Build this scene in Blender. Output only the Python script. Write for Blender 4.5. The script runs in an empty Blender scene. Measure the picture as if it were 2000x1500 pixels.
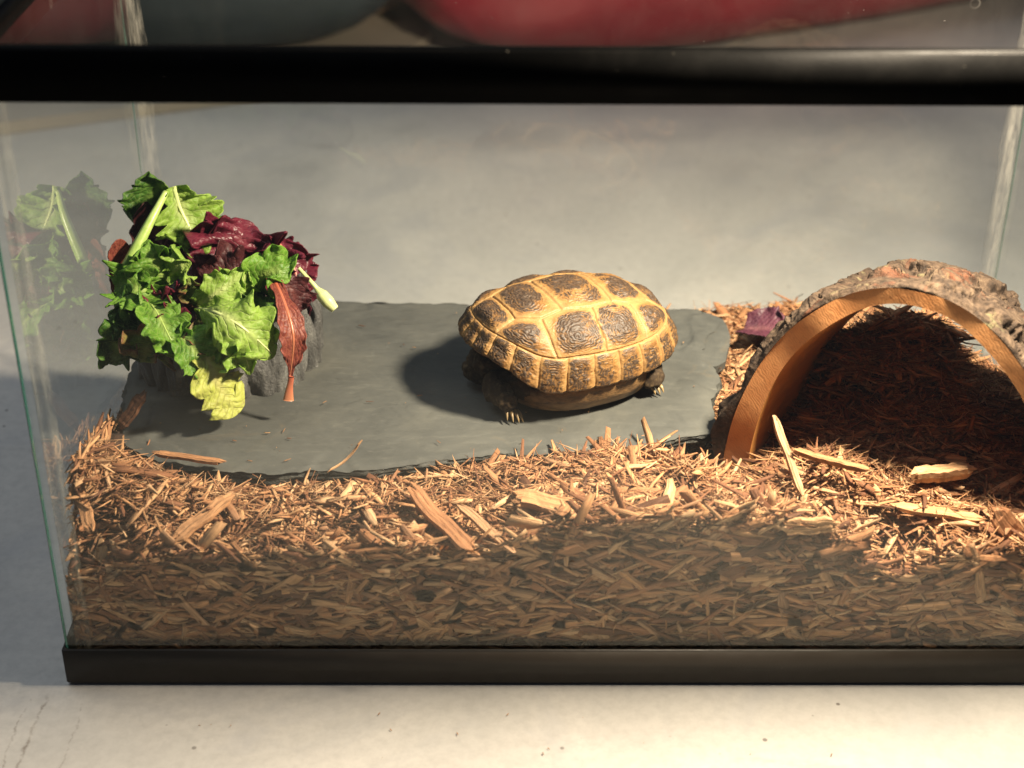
import bpy, bmesh, math, random
import numpy as np
from mathutils import Vector, Matrix, Euler
random.seed(7); rng = np.random.default_rng(7)
C = bpy.context.scene.collection
sc = bpy.context.scene
R = math.radians

# ------------------------------------------------------------------ camera
cam_d = bpy.data.cameras.new('camera'); cam = bpy.data.objects.new('camera', cam_d); C.objects.link(cam)
f_px, pitch, yaw, roll = 3055.2, .51959, .012195, .008079
cpos = Vector((-.04834, -.59116, .50817))
F = Vector((math.sin(yaw)*math.cos(pitch), math.cos(yaw)*math.cos(pitch), -math.sin(pitch)))
R0 = Vector((math.cos(yaw), -math.sin(yaw), 0)); U0 = R0.cross(F)
Rv = R0*math.cos(roll)+U0*math.sin(roll); Uv = -R0*math.sin(roll)+U0*math.cos(roll)
M = Matrix((Rv, Uv, -F)).transposed().to_4x4(); M.translation = cpos
cam.matrix_world = M
cam_d.sensor_width = 36; cam_d.lens = f_px/2000*36
cam_d.clip_start = .01; cam_d.clip_end = 100
cam_d.dof.use_dof = True; cam_d.dof.focus_distance = .80; cam_d.dof.aperture_fstop = 7.0
sc.camera = cam
# ------------------------------------------------------------------ world and lamps
w = bpy.data.worlds.new('World'); sc.world = w; w.use_nodes = True
bg = w.node_tree.nodes['Background']; bg.inputs[0].default_value = (.75, .84, 1, 1); bg.inputs[1].default_value = .07
def aim(o, t):
    o.rotation_euler = (Vector(t)-o.location).to_track_quat('-Z', 'Y').to_euler()
LAMP = (.192, .017, .435)
ld = bpy.data.lights.new('heat_lamp', 'SPOT'); lo = bpy.data.objects.new('heat_lamp', ld); C.objects.link(lo)
lo.location = LAMP; aim(lo, (.198-.43*.74, .002+.43*.74, 0)); ld.energy = 32; ld.color = (1, .835, .62); ld.shadow_soft_size = .026
ld.spot_size = R(127); ld.spot_blend = .34
cd_ = bpy.data.lights.new('ceiling_light', 'AREA'); co_ = bpy.data.objects.new('ceiling_light', cd_); C.objects.link(co_)
cd_.shape = 'RECTANGLE'; cd_.size = 2.2; cd_.size_y = 1.4; cd_.energy = 17; cd_.color = (.84, .92, 1); co_.location = (-1.0, .5, 2.3); aim(co_, (-.2, .3, 0))
sc.view_settings.view_transform = 'Standard'; sc.view_settings.look = 'None'
sc.view_settings.exposure = 0; sc.view_settings.gamma = 1
cy = sc.cycles
cy.transparent_max_bounces = 32; cy.max_bounces = 10; cy.diffuse_bounces = 4; cy.glossy_bounces = 4
cy.transmission_bounces = 8; cy.caustics_reflective = False; cy.caustics_refractive = False
cy.use_denoising = True; cy.sample_clamp_indirect = 4

# ------------------------------------------------------------------ helpers
def tag(o, label=None, cat=None, group=None, kind=None):
    if label: o['label'] = label
    if cat: o['category'] = cat
    if group: o['group'] = group
    if kind: o['kind'] = kind
    return o
def empty(name, loc=(0, 0, 0), rz=0):
    o = bpy.data.objects.new(name, None); C.objects.link(o); o.location = loc; o.rotation_euler = (0, 0, rz)
    o.empty_display_size = .02
    return o
def link(name, me, mat=None, parent=None, smooth=True):
    o = bpy.data.objects.new(name, me); C.objects.link(o)
    if mat: me.materials.append(mat)
    if smooth and len(me.polygons): me.polygons.foreach_set('use_smooth', np.ones(len(me.polygons), bool))
    if parent: o.parent = parent
    return o
def npmesh(name, V, Fc, attrs=None):
    """V (n,3), Fc (m,k) all the same k"""
    me = bpy.data.meshes.new(name)
    V = np.ascontiguousarray(V, np.float32); Fc = np.ascontiguousarray(Fc, np.int32)
    m, k = Fc.shape
    me.vertices.add(len(V)); me.vertices.foreach_set('co', V.ravel())
    me.loops.add(m*k); me.loops.foreach_set('vertex_index', Fc.ravel())
    me.polygons.add(m); me.polygons.foreach_set('loop_start', np.arange(0, m*k, k, dtype=np.int32))
    me.update(calc_edges=True)
    for n, a in (attrs or {}).items():
        a = np.ascontiguousarray(a, np.float32)
        if a.ndim == 1:
            at = me.attributes.new(n, 'FLOAT', 'POINT'); at.data.foreach_set('value', a)
        else:
            at = me.attributes.new(n, 'FLOAT_VECTOR', 'POINT'); at.data.foreach_set('vector', a.ravel())
    me.validate()
    return me
def grid_faces(nu, nv, wrap_u=False, wrap_v=False, off=0):
    iu = np.arange(nu if wrap_u else nu-1); iv = np.arange(nv if wrap_v else nv-1)
    a, b = np.meshgrid(iu, iv, indexing='ij'); a = a.ravel(); b = b.ravel()
    a1 = (a+1) % nu; b1 = (b+1) % nv
    return np.stack([a*nv+b, a1*nv+b, a1*nv+b1, a*nv+b1], 1)+off
_h = np.random.default_rng(3).random((64, 64, 64)).astype(np.float32)
def vnoise(x, y, z=0.):
    x = np.asarray(x, float); y = np.asarray(y, float); z = np.asarray(z, float)+np.zeros_like(x)
    xi = np.floor(x).astype(int); yi = np.floor(y).astype(int); zi = np.floor(z).astype(int)
    fx, fy, fz = x-xi, y-yi, z-zi
    fx = fx*fx*(3-2*fx); fy = fy*fy*(3-2*fy); fz = fz*fz*(3-2*fz)
    o = 0
    for i in (0, 1):
        for j in (0, 1):
            for k in (0, 1):
                o = o+_h[(xi+i) % 64, (yi+j) % 64, (zi+k) % 64]*(fx if i else 1-fx)*(fy if j else 1-fy)*(fz if k else 1-fz)
    return o
def fbm(x, y, z=0., n=4):
    s = 0; a = .5; t = 0
    for i in range(n):
        s = s+a*vnoise(x*2**i+i*7.3, y*2**i+i*3.1, np.asarray(z)*2**i+i*5.7); t += a; a *= .5
    return s/t
def sstep(a, b, x):
    t = np.clip((x-a)/(b-a), 0, 1); return t*t*(3-2*t)
def box_bm(bm, x0, x1, y0, y1, z0, z1):
    vs = [bm.verts.new(p) for p in ((x0,y0,z0),(x1,y0,z0),(x1,y1,z0),(x0,y1,z0),(x0,y0,z1),(x1,y0,z1),(x1,y1,z1),(x0,y1,z1))]
    for f in ((3,2,1,0),(4,5,6,7),(0,1,5,4),(1,2,6,5),(2,3,7,6),(3,0,4,7)): bm.faces.new([vs[i] for i in f])
def box(name, dims, mat, parent=None, bev=0):
    bm = bmesh.new(); box_bm(bm, *dims)
    if bev: bmesh.ops.bevel(bm, geom=bm.edges[:], offset=bev, segments=2, affect='EDGES', profile=.6)
    me = bpy.data.meshes.new(name); bm.to_mesh(me); bm.free()
    return link(name, me, mat, parent, smooth=False)
def ring_frame(name, outer, prof, mat, parent):
    """rectangular ring swept round the tank; prof = list of (inset, z), a closed section"""
    x, y0, y1 = outer; V = []; n = len(prof)
    for (sx, yy, dy) in ((-1, y0, 1), (1, y0, 1), (1, y1, -1), (-1, y1, -1)):
        for (i, z) in prof: V.append((sx*(x-i), yy+dy*i, z))
    Fc = [[c*n+p, ((c+1) % 4)*n+p, ((c+1) % 4)*n+(p+1) % n, c*n+(p+1) % n] for c in range(4) for p in range(n)]
    me = npmesh(name, np.array(V), np.array(Fc))
    bm = bmesh.new(); bm.from_mesh(me); bmesh.ops.recalc_face_normals(bm, faces=bm.faces)
    bmesh.ops.bevel(bm, geom=bm.edges[:], offset=.0007, segments=2, affect='EDGES'); bm.to_mesh(me); bm.free()
    return link(name, me, mat, parent, smooth=False)
def tube_mesh(name, pts, rad, n=12, jit=0, flat=1.0, attrs=True):
    pts = spline(np.array(pts, float), max(12, len(pts)*8)); m = len(pts)
    t = np.gradient(pts, axis=0); t /= np.linalg.norm(t, axis=1)[:, None]
    rr = np.interp(np.linspace(0, 1, m), np.linspace(0, 1, len(rad)), rad)
    up = np.array([.2, -.7, .7]); a = np.cross(t, up); a /= np.linalg.norm(a, axis=1)[:, None]; b = np.cross(a, t)
    th = np.linspace(0, 2*np.pi, n, endpoint=False)
    V = pts[:, None]+rr[:, None, None]*(np.cos(th)[None, :, None]*a[:, None]+flat*np.sin(th)[None, :, None]*b[:, None])
    if jit: V += (rng.random(V.shape)-.5)*jit
    V = np.concatenate([V.reshape(-1, 3), pts[:1], pts[-1:]]); Fq = grid_faces(m, n, False, True)
    caps = []
    for k in range(n):
        caps.append([m*n, (k+1) % n, k, k]); caps.append([m*n+1, (m-1)*n+k, (m-1)*n+(k+1) % n, (m-1)*n+(k+1) % n])
    me = bpy.data.meshes.new(name)
    me.from_pydata(V.tolist(), [], Fq.tolist()+[c[:3] for c in caps])
    if attrs:
        uu = np.concatenate([np.repeat(np.linspace(0, 1, m), n), [0, 1]])
        at = me.attributes.new('uu', 'FLOAT', 'POINT'); at.data.foreach_set('value', uu.astype(np.float32))
    me.update(); return me
def spline(p, n):
    """Catmull-Rom through points, n samples"""
    p = np.asarray(p, float); k = len(p)
    if k == 2: return p[0]+(p[1]-p[0])*np.linspace(0, 1, n)[:, None]
    q = np.concatenate([[2*p[0]-p[1]], p, [2*p[-1]-p[-2]]])
    t = np.linspace(0, k-1-1e-9, n); i = t.astype(int); f = (t-i)[:, None]
    a, b, c, d = q[i], q[i+1], q[i+2], q[i+3]
    return .5*(2*b+(c-a)*f+(2*a-5*b+4*c-d)*f**2+(3*b-a-3*c+d)*f**3)

# ------------------------------------------------------------------ materials
class NT:
    def __init__(s, name):
        s.m = bpy.data.materials.new(name); s.m.use_nodes = True; s.t = s.m.node_tree
        s.b = s.t.nodes['Principled BSDF']; s.out = s.t.nodes['Material Output']
    def n(s, typ, **kw):
        nd = s.t.nodes.new(typ)
        for k, v in kw.items(): setattr(nd, k, v)
        return nd
    def l(s, a, b): s.t.links.new(a, b)
    def coord(s, out='Object', scale=(1, 1, 1), rot=(0, 0, 0)):
        c = s.n('ShaderNodeTexCoord'); m = s.n('ShaderNodeMapping'); m.inputs['Scale'].default_value = scale
        m.inputs['Rotation'].default_value = rot
        s.l(c.outputs[out], m.inputs[0]); return m.outputs[0]
    def noise(s, co, scale, detail=4, rough=.55, dist=0):
        nd = s.n('ShaderNodeTexNoise'); nd.inputs['Scale'].default_value = scale; nd.inputs['Detail'].default_value = detail
        nd.inputs['Roughness'].default_value = rough; nd.inputs['Distortion'].default_value = dist
        if co: s.l(co, nd.inputs['Vector'])
        return nd.outputs['Fac']
    def ramp(s, v, stops):
        r = s.n('ShaderNodeValToRGB'); e = r.color_ramp.elements
        while len(e) < len(stops): e.new(.5)
        for k, (p, c) in enumerate(stops):
            e[k].position = p; e[k].color = (*c, 1) if len(c) == 3 else c
        s.l(v, r.inputs[0]); return r.outputs[0]
    def fr(s, v, a, b, c0=0., c1=1.):
        r = s.n('ShaderNodeMapRange'); r.inputs[1].default_value = a; r.inputs[2].default_value = b
        r.inputs[3].default_value = c0; r.inputs[4].default_value = c1; s.l(v, r.inputs[0]); return r.outputs[0]
    def mix(s, f, a, b, mode='MIX'):
        m = s.n('ShaderNodeMix', data_type='RGBA', blend_type=mode)
        for sock, v in ((m.inputs[0], f), (m.inputs[6], a), (m.inputs[7], b)):
            if isinstance(v, (int, float)): sock.default_value = v
            elif isinstance(v, tuple): sock.default_value = (*v, 1)
            else: s.l(v, sock)
        return m.outputs[2]
    def math(s, op, a, b=0.):
        m = s.n('ShaderNodeMath', operation=op)
        for sock, v in zip(m.inputs, (a, b)):
            if isinstance(v, (int, float)): sock.default_value = v
            else: s.l(v, sock)
        return m.outputs[0]
    def attr(s, name, out='Fac'):
        a = s.n('ShaderNodeAttribute', attribute_name=name); return a.outputs[out]
    def bump(s, h, strength=.3, dist=.001, nrm=None):
        b = s.n('ShaderNodeBump'); b.inputs['Strength'].default_value = strength; b.inputs['Distance'].default_value = dist
        s.l(h, b.inputs['Height'])
        if nrm: s.l(nrm, b.inputs['Normal'])
        s.l(b.outputs[0], s.b.inputs['Normal']); return b.outputs[0]
    def set(s, **kw):
        for k, v in kw.items():
            sock = s.b.inputs[k.replace('_', ' ')]
            if isinstance(v, (int, float)): sock.default_value = v
            elif isinstance(v, tuple): sock.default_value = (*v, 1) if sock.type == 'RGBA' else v
            else: s.l(v, sock)
        return s

def mat_floor():
    s = NT('painted_concrete'); co = s.coord()
    big = s.noise(co, 3.2, 5, .6, .6); mid = s.noise(co, 14, 5, .6); fine = s.noise(co, 160, 4, .7)
    c = s.ramp(big, [(.30, (.36, .355, .345)), (.46, (.53, .515, .48)), (.56, (.62, .595, .55)), (.7, (.70, .665, .60))])
    c = s.mix(s.fr(mid, .35, .7), c, s.mix(.5, c, (.48, .46, .43)))
    c = s.mix(s.fr(fine, .4, .7, 0, .30), c, (.30, .29, .27))
    c = s.mix(s.fr(s.noise(co, 6, 6, .65, 2.), .50, .64, 0, .38), c, (.40, .40, .41))
    # stains, scuffs and specks
    st = s.noise(s.coord(scale=(1, .35, 1), rot=(0, 0, .5)), 9, 6, .7, 1.2)
    c = s.mix(s.fr(st, .62, .74, 0, .5), c, (.66, .60, .50))
    sc1 = s.noise(s.coord(scale=(.25, 1, 1), rot=(0, 0, 1.1)), 26, 5, .6, .5)
    c = s.mix(s.fr(sc1, .68, .74, 0, .35), c, (.20, .19, .18))
    sp = s.n('ShaderNodeTexVoronoi'); sp.inputs['Scale'].default_value = 55; s.l(co, sp.inputs['Vector'])
    lo_ = s.noise(co, 12, 2)
    spk = s.math('MULTIPLY', s.fr(sp.outputs['Distance'], .05, .075, 1, 0), s.fr(lo_, .52, .58))
    c = s.mix(s.math('MULTIPLY', spk, .8), c, (.08, .06, .05))
    # a worn crack running to the front, left of the tank corner
    sx = s.n('ShaderNodeSeparateXYZ'); s.l(co, sx.inputs[0]); wn = s.noise(co, 30, 5, .75)
    for x0, w_, k_ in ((-.266, .0005, .7), (-.2735, .0003, .6), (-.2465, .0003, .4)):
        dx = s.math('ABSOLUTE', s.math('SUBTRACT', s.math('ADD', sx.outputs[0], s.math('MULTIPLY', s.math('SUBTRACT', wn, .5), .012)), x0))
        m_ = s.math('MULTIPLY', s.fr(dx, w_*.3, w_*2.2, 1, 0), s.fr(sx.outputs[1], -.006, -.014, 0, 1)); m_ = s.math('MULTIPLY', m_, s.fr(fine, .40, .6, 0, 1))
        c = s.mix(s.math('MULTIPLY', m_, k_), c, (.16, .12, .09))
    s.set(Base_Color=c, Roughness=s.fr(mid, .3, .7, .42, .62)); s.bump(s.math('ADD', s.math('MULTIPLY', fine, .35), mid), .22, .0012)
    return s.m
def mat_black(name, col=(.0018, .0018, .0018), rough=.45, spec=.03):
    s = NT(name); co = s.coord(); f = s.noise(co, 900, 3, .6); g = s.noise(co, 26, 4, .7)
    sp = s.noise(co, 420, 2, .5)
    c = s.mix(s.fr(sp, .73, .77, 0, .3), col, (.14, .13, .11))
    c = s.mix(s.fr(g, .5, .8, 0, .04), c, (.05, .045, .04))
    s.set(Base_Color=c, Roughness=s.fr(g, .3, .7, rough-.07, rough+.14), Specular_IOR_Level=spec); s.bump(f, .25, .0003); return s.m
def mat_glass(name, tint=(.985, .995, .99), dust=.02, refl=1.75):
    s = NT(name); nt = s.t; nt.nodes.remove(s.b)
    tr = s.n('ShaderNodeBsdfTransparent'); tr.inputs[0].default_value = (*tint, 1)
    gl = s.n('ShaderNodeBsdfGlossy'); gl.inputs['Roughness'].default_value = .004; gl.inputs[0].default_value = (.97, 1, .98, 1)
    fr = s.n('ShaderNodeFresnel'); fr.inputs[0].default_value = 1.5
    ge = s.n('ShaderNodeNewGeometry')
    front = s.math('SUBTRACT', 1., ge.outputs['Backfacing'])
    fac = s.math('MULTIPLY', s.math('MINIMUM', s.math('MULTIPLY', fr.outputs[0], refl), .92), front)
    df = s.n('ShaderNodeBsdfDiffuse'); df.inputs[0].default_value = (.75, .72, .66, 1)
    co = s.coord(); d1 = s.noise(co, 22, 6, .7, .8); d2 = s.noise(co, 700, 2, .5)
    df_f = s.math('ADD', s.fr(d1, .35, .75, dust*.35, dust*1.6), s.fr(d2, .74, .78, 0, .10))
    wv_ = s.n('ShaderNodeTexVoronoi'); wv_.inputs['Scale'].default_value = 46; s.l(co, wv_.inputs['Vector'])
    rg_ = s.math('MULTIPLY', s.fr(s.math('ABSOLUTE', s.math('SUBTRACT', wv_.outputs['Distance'], .13)), .0, .035, .05, 0), s.fr(s.noise(co, 11, 2), .56, .62))
    df_f = s.math('ADD', df_f, rg_)
    df_f = s.math('MULTIPLY', df_f, front)
    m0 = s.n('ShaderNodeMixShader'); s.l(df_f, m0.inputs[0]); s.l(tr.outputs[0], m0.inputs[1]); s.l(df.outputs[0], m0.inputs[2])
    m1 = s.n('ShaderNodeMixShader'); s.l(fac, m1.inputs[0]); s.l(m0.outputs[0], m1.inputs[1]); s.l(gl.outputs[0], m1.inputs[2])
    s.l(m1.outputs[0], s.out.inputs[0]); return s.m
def mat_edge():
    s = NT('green_glass_edge'); s.set(Base_Color=(.02, .10, .085), Roughness=.15, Specular_IOR_Level=.8)
    n_ = s.noise(s.coord(scale=(1, 1, .2)), 200, 3); s.bump(n_, .3, .0004); return s.m
def mat_silicone():
    s = NT('clear_silicone'); nt = s.t
    co = s.coord(scale=(1, 1, .12)); n_ = s.noise(co, 420, 4, .7)
    s.set(Base_Color=s.ramp(n_, [(.3, (.42, .40, .34)), (.7, (.72, .70, .62))]), Roughness=.35)
    s.bump(n_, .5, .0005)
    tr = s.n('ShaderNodeBsdfTransparent'); mx = s.n('ShaderNodeMixShader')
    s.l(s.fr(n_, .40, .75, .02, .20), mx.inputs[0]); s.l(tr.outputs[0], mx.inputs[1]); s.l(s.b.outputs[0], mx.inputs[2])
    s.l(mx.outputs[0], s.out.inputs[0]); return s.m
def mat_chip():
    s = NT('shredded_wood'); g = s.n('ShaderNodeAttribute', attribute_name='gc')
    sep = s.n('ShaderNodeSeparateXYZ'); s.l(g.outputs['Vector'], sep.inputs[0])
    oi = s.n('ShaderNodeObjectInfo')
    seed = s.math('FRACT', s.math('ADD', sep.outputs[2], oi.outputs['Random']))
    cmb = s.n('ShaderNodeCombineXYZ'); s.l(s.math('MULTIPLY', sep.outputs[0], 70.), cmb.inputs[0])
    s.l(s.math('MULTIPLY', sep.outputs[1], 900.), cmb.inputs[1]); s.l(s.math('MULTIPLY', seed, 91.), cmb.inputs[2])
    gr = s.noise(cmb.outputs[0], 1, 4, .65, .4)
    base = s.ramp(seed, [(0, (.08, .035, .02)), (.10, (.20, .085, .042)), (.28, (.38, .175, .080)), (.5, (.52, .265, .125)), (.70, (.60, .34, .165)), (.86, (.70, .45, .25)), (1, (.28, .13, .065))])
    c = s.mix(s.fr(gr, .42, .62, 0, .75), base, s.mix(.72, base, (.10, .04, .018)))
    c = s.mix(s.fr(gr, .62, .8, 0, .5), c, (.74, .50, .28))
    big = s.noise(s.coord('Object'), 60, 3)
    c = s.mix(s.fr(big, .55, .75, 0, .45), c, (.17, .085, .04))
    s.set(Base_Color=c, Roughness=.72, Specular_IOR_Level=.3); s.bump(gr, .9, .0012); return s.m
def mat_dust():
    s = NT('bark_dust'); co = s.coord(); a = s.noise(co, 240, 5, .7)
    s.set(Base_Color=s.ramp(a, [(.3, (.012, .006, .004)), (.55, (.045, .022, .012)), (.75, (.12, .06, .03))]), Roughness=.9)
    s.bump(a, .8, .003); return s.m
def mat_slate(name='slate', k=1.):
    s = NT(name); co = s.coord(); st = s.coord(scale=(1, 3.2, 1), rot=(0, 0, -.42))
    a = s.noise(co, 16, 6, .62, .5); b = s.noise(st, 60, 6, .7, .3); c_ = s.noise(co, 420, 4, .75); d_ = s.noise(st, 190, 4, .7)
    c = s.ramp(a, [(.3, (.052*k, .055*k, .052*k)), (.5, (.078*k, .081*k, .075*k)), (.72, (.108*k, .109*k, .096*k))])
    c = s.mix(s.fr(b, .54, .74, 0, .38), c, (.150*k, .150*k, .130*k))
    c = s.mix(s.fr(b, .26, .42, .35, 0), c, (.045*k, .05*k, .047*k))
    sc_ = s.noise(s.coord(scale=(.12, 1, 1), rot=(0, 0, .7)), 210, 3, .6, .3); c = s.mix(s.fr(sc_, .70, .76, 0, .35), c, (.26, .25, .22))
    ru = s.noise(co, 34, 5, .7, 1.); c = s.mix(s.fr(ru, .62, .74, 0, .30), c, (.16, .125, .08))
    c = s.mix(s.fr(c_, .63, .75, 0, .5), c, (.22*k, .21*k, .18*k))
    s.set(Base_Color=c, Roughness=s.fr(b, .3, .7, .62, .8), Specular_IOR_Level=.3)
    h = s.math('ADD', s.math('MULTIPLY', b, 1.2), s.math('ADD', s.math('MULTIPLY', c_, .22), s.math('MULTIPLY', d_, .4)))
    s.bump(h, .30, .0006); return s.m
def mat_slate_edge():
    s = NT('slate_edge'); co = s.coord(scale=(1, 1, 6)); a = s.noise(co, 160, 5, .7)
    s.set(Base_Color=s.ramp(a, [(.3, (.02, .022, .02)), (.55, (.06, .062, .055)), (.78, (.16, .155, .13))]), Roughness=.6)
    s.bump(a, .8, .0015); return s.m
def mat_bowl():
    s = NT('rock_resin'); co = s.coord(scale=(1, 1, .35)); a = s.noise(co, 110, 6, .68, .4); b = s.noise(s.coord(), 700, 4, .7)
    c = s.ramp(a, [(.3, (.035, .035, .035)), (.5, (.10, .10, .097)), (.66, (.20, .20, .19)), (.8, (.42, .41, .38))])
    s.set(Base_Color=c, Roughness=.42); s.bump(s.math('ADD', a, s.math('MULTIPLY', b, .3)), .9, .0035); return s.m
def mat_leaf(name, lo, hi, vein, edge=None, trans=.35, spots=0., rough=.42):
    s = NT(name); nt = s.t; uv = s.n('ShaderNodeAttribute', attribute_name='lv')
    sep = s.n('ShaderNodeSeparateXYZ'); s.l(uv.outputs['Vector'], sep.inputs[0])   # u, v, seed
    u, v = sep.outputs[0], sep.outputs[1]; av = s.math('ABSOLUTE', v)
    n1 = s.noise(s.coord(), 90, 5, .6, .5); n2 = s.noise(s.coord(), 600, 3, .6)
    c = s.ramp(n1, [(.28, lo), (.68, hi)])
    # side veins run outward and towards the tip
    ph = s.math('SUBTRACT', s.math('MULTIPLY', u, 9.), s.math('MULTIPLY', av, 3.2))
    ph = s.math('ADD', ph, s.math('MULTIPLY', n1, 1.1))
    tri = s.math('ABSOLUTE', s.math('SUBTRACT', s.math('FRACT', ph), .5))
    vm = s.fr(tri, .0, .085, 1, 0)
    vm = s.math('MULTIPLY', vm, s.fr(av, .3, .95, 1, .15))
    mid = s.fr(av, .05, .26, .9, 0)
    mid = s.math('MULTIPLY', mid, s.fr(u, .35, .95, 1, .1))
    v2 = s.n('ShaderNodeTexVoronoi', feature='DISTANCE_TO_EDGE'); v2.inputs['Scale'].default_value = 330; s.l(s.coord(), v2.inputs['Vector'])
    net = s.fr(v2.outputs['Distance'], .0, .12, .35, 0)
    vv = s.math('MAXIMUM', s.math('MAXIMUM', s.math('MULTIPLY', vm, .75), mid), net)
    if edge: c = s.mix(s.fr(av, .55, 1.0, 0, .8), c, edge)
    c = s.mix(vv, c, vein)
    if spots: c = s.mix(s.fr(s.noise(s.coord(), 60, 4, .7), .52, .66, 0, spots), c, (.10, .012, .02))
    s.set(Base_Color=c, Roughness=s.fr(n1, .3, .7, rough, rough+.2), Specular_IOR_Level=.42)
    h = s.math('SUBTRACT', s.math('ADD', s.math('MULTIPLY', n1, .9), s.math('MULTIPLY', v2.outputs['Distance'], .6)), s.math('MULTIPLY', vm, .6))
    s.bump(h, .55, .0016)
    tl = s.n('ShaderNodeBsdfTranslucent'); s.l(s.mix(1., c, (1, 1, .7), 'MULTIPLY'), tl.inputs[0])
    mx = s.n('ShaderNodeMixShader'); mx.inputs[0].default_value = trans+.08
    s.l(s.b.outputs[0], mx.inputs[1]); s.l(tl.outputs[0], mx.inputs[2]); s.l(mx.outputs[0], s.out.inputs[0]); return s.m
def mat_stem(name, a, b):
    s = NT(name); n1 = s.noise(s.coord(), 200, 4, .6); u = s.attr('uu')
    c = s.mix(u, a, b); c = s.mix(s.fr(n1, .4, .7, 0, .35), c, (.62, .70, .25) if a[1] > a[0] else (.45, .2, .12))
    s.set(Base_Color=c, Roughness=.35, Subsurface_Weight=.15, Subsurface_Radius=(.002, .002, .001)); s.bump(n1, .3, .0006); return s.m
def mat_shell():
    s = NT('tortoise_horn'); dk = s.attr('dark'); rg = s.attr('ring'); e = s.attr('seam')
    co = s.coord(); n1 = s.noise(co, 160, 5, .65, .4); n2 = s.noise(co, 520, 4, .7)
    horn = s.ramp(n1, [(.28, (.17, .082, .026)), (.5, (.30, .155, .048)), (.72, (.40, .235, .075))])
    pale = s.mix(s.fr(e, .0, .05, .6, 0), horn, (.40, .255, .11))
    n3 = s.noise(s.coord(scale=(.5, .5, 3)), 330, 4, .7)
    d = s.math('ADD', dk, s.math('MULTIPLY', s.math('SUBTRACT', n1, .5), .9))
    d = s.math('ADD', d, s.math('MULTIPLY', s.math('SUBTRACT', n3, .5), 1.3))
    d = s.fr(d, .34, .70)
    dcol = s.ramp(n2, [(.3, (.030, .021, .016)), (.6, (.075, .050, .033)), (.8, (.18, .12, .07))])
    c = s.mix(d, pale, dcol)
    c = s.mix(s.math('MULTIPLY', s.fr(rg, .25, .75, 1, 0), .24), c, (.10, .05, .02))
    c = s.mix(s.fr(n2, .64, .72, 0, .35), c, (.14, .07, .03))
    s.set(Base_Color=c, Roughness=s.fr(n2, .3, .7, .40, .6), Specular_IOR_Level=.4)
    s.bump(s.math('ADD', n1, s.math('MULTIPLY', n2, .6)), .4, .0012); return s.m
def mat_plastron():
    s = NT('plastron_horn'); n1 = s.noise(s.coord(scale=(1, 1, 2.5)), 90, 5, .65, .6); n2 = s.noise(s.coord(), 400, 4, .7)
    c = s.ramp(n1, [(.30, (.05, .03, .015)), (.45, (.19, .105, .042)), (.65, (.32, .19, .08))])
    c = s.mix(s.fr(n2, .55, .75, 0, .4), c, (.10, .05, .02))
    s.set(Base_Color=c, Roughness=.5); s.bump(s.math('ADD', n1, n2), .4, .001); return s.m
def mat_skin():
    s = NT('tortoise_skin'); v = s.n('ShaderNodeTexVoronoi'); v.inputs['Scale'].default_value = 520; s.l(s.coord(), v.inputs['Vector'])
    n1 = s.noise(s.coord(), 150, 6, .7)
    c = s.ramp(n1, [(.3, (.025, .017, .011)), (.55, (.07, .048, .028)), (.75, (.26, .18, .09))])
    c = s.mix(s.fr(v.outputs['Distance'], .3, .7, 0, .8), c, (.03, .02, .013))
    s.set(Base_Color=c, Roughness=.85, Specular_IOR_Level=.2); s.bump(s.math('SUBTRACT', v.outputs['Distance'], s.math('MULTIPLY', n1, 1.2)), -1.0, .004); return s.m
def mat_claw():
    s = NT('claw_horn'); s.set(Base_Color=s.ramp(s.noise(s.coord(), 300, 3), [(.3, (.20, .14, .07)), (.7, (.38, .27, .13))]), Roughness=.35); return s.m
def mat_cutwood():
    s = NT('sawn_wood_face'); co = s.coord(scale=(1, 1, 1), rot=(0, .7, 0))
    wv = s.n('ShaderNodeTexWave', wave_type='BANDS', bands_direction='X'); wv.inputs['Scale'].default_value = 230; wv.inputs['Distortion'].default_value = 11
    wv.inputs['Detail'].default_value = 3; wv.inputs['Detail Scale'].default_value = 1.2; s.l(co, wv.inputs['Vector'])
    n1 = s.noise(s.coord(), 50, 5, .6); n2 = s.noise(s.coord(), 420, 3)
    c = s.ramp(n1, [(.3, (.62, .25, .085)), (.7, (.82, .41, .17))])
    c = s.mix(s.fr(wv.outputs['Fac'], 0, .35, .22, 0), c, (.30, .12, .04))
    c = s.mix(s.fr(n2, .55, .75, 0, .3), c, (.34, .14, .05))
    s.set(Base_Color=c, Roughness=.8, Specular_IOR_Level=.2); s.bump(s.math('ADD', s.math('MULTIPLY', wv.outputs['Fac'], .3), n2), .30, .0004); return s.m
def mat_innerwood():
    s = NT('smooth_inner_wood'); co = s.coord(scale=(1, 1, 6), rot=(0, 0, 0)); n1 = s.noise(co, 22, 5, .6, .4); n2 = s.noise(s.coord(), 260, 4, .6)
    c = s.ramp(n1, [(.3, (.60, .25, .06)), (.7, (.76, .37, .10))]); c = s.mix(s.fr(n2, .6, .8, 0, .4), c, (.28, .10, .03))
    s.set(Base_Color=c, Roughness=.55); s.bump(n2, .3, .0008); return s.m
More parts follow.
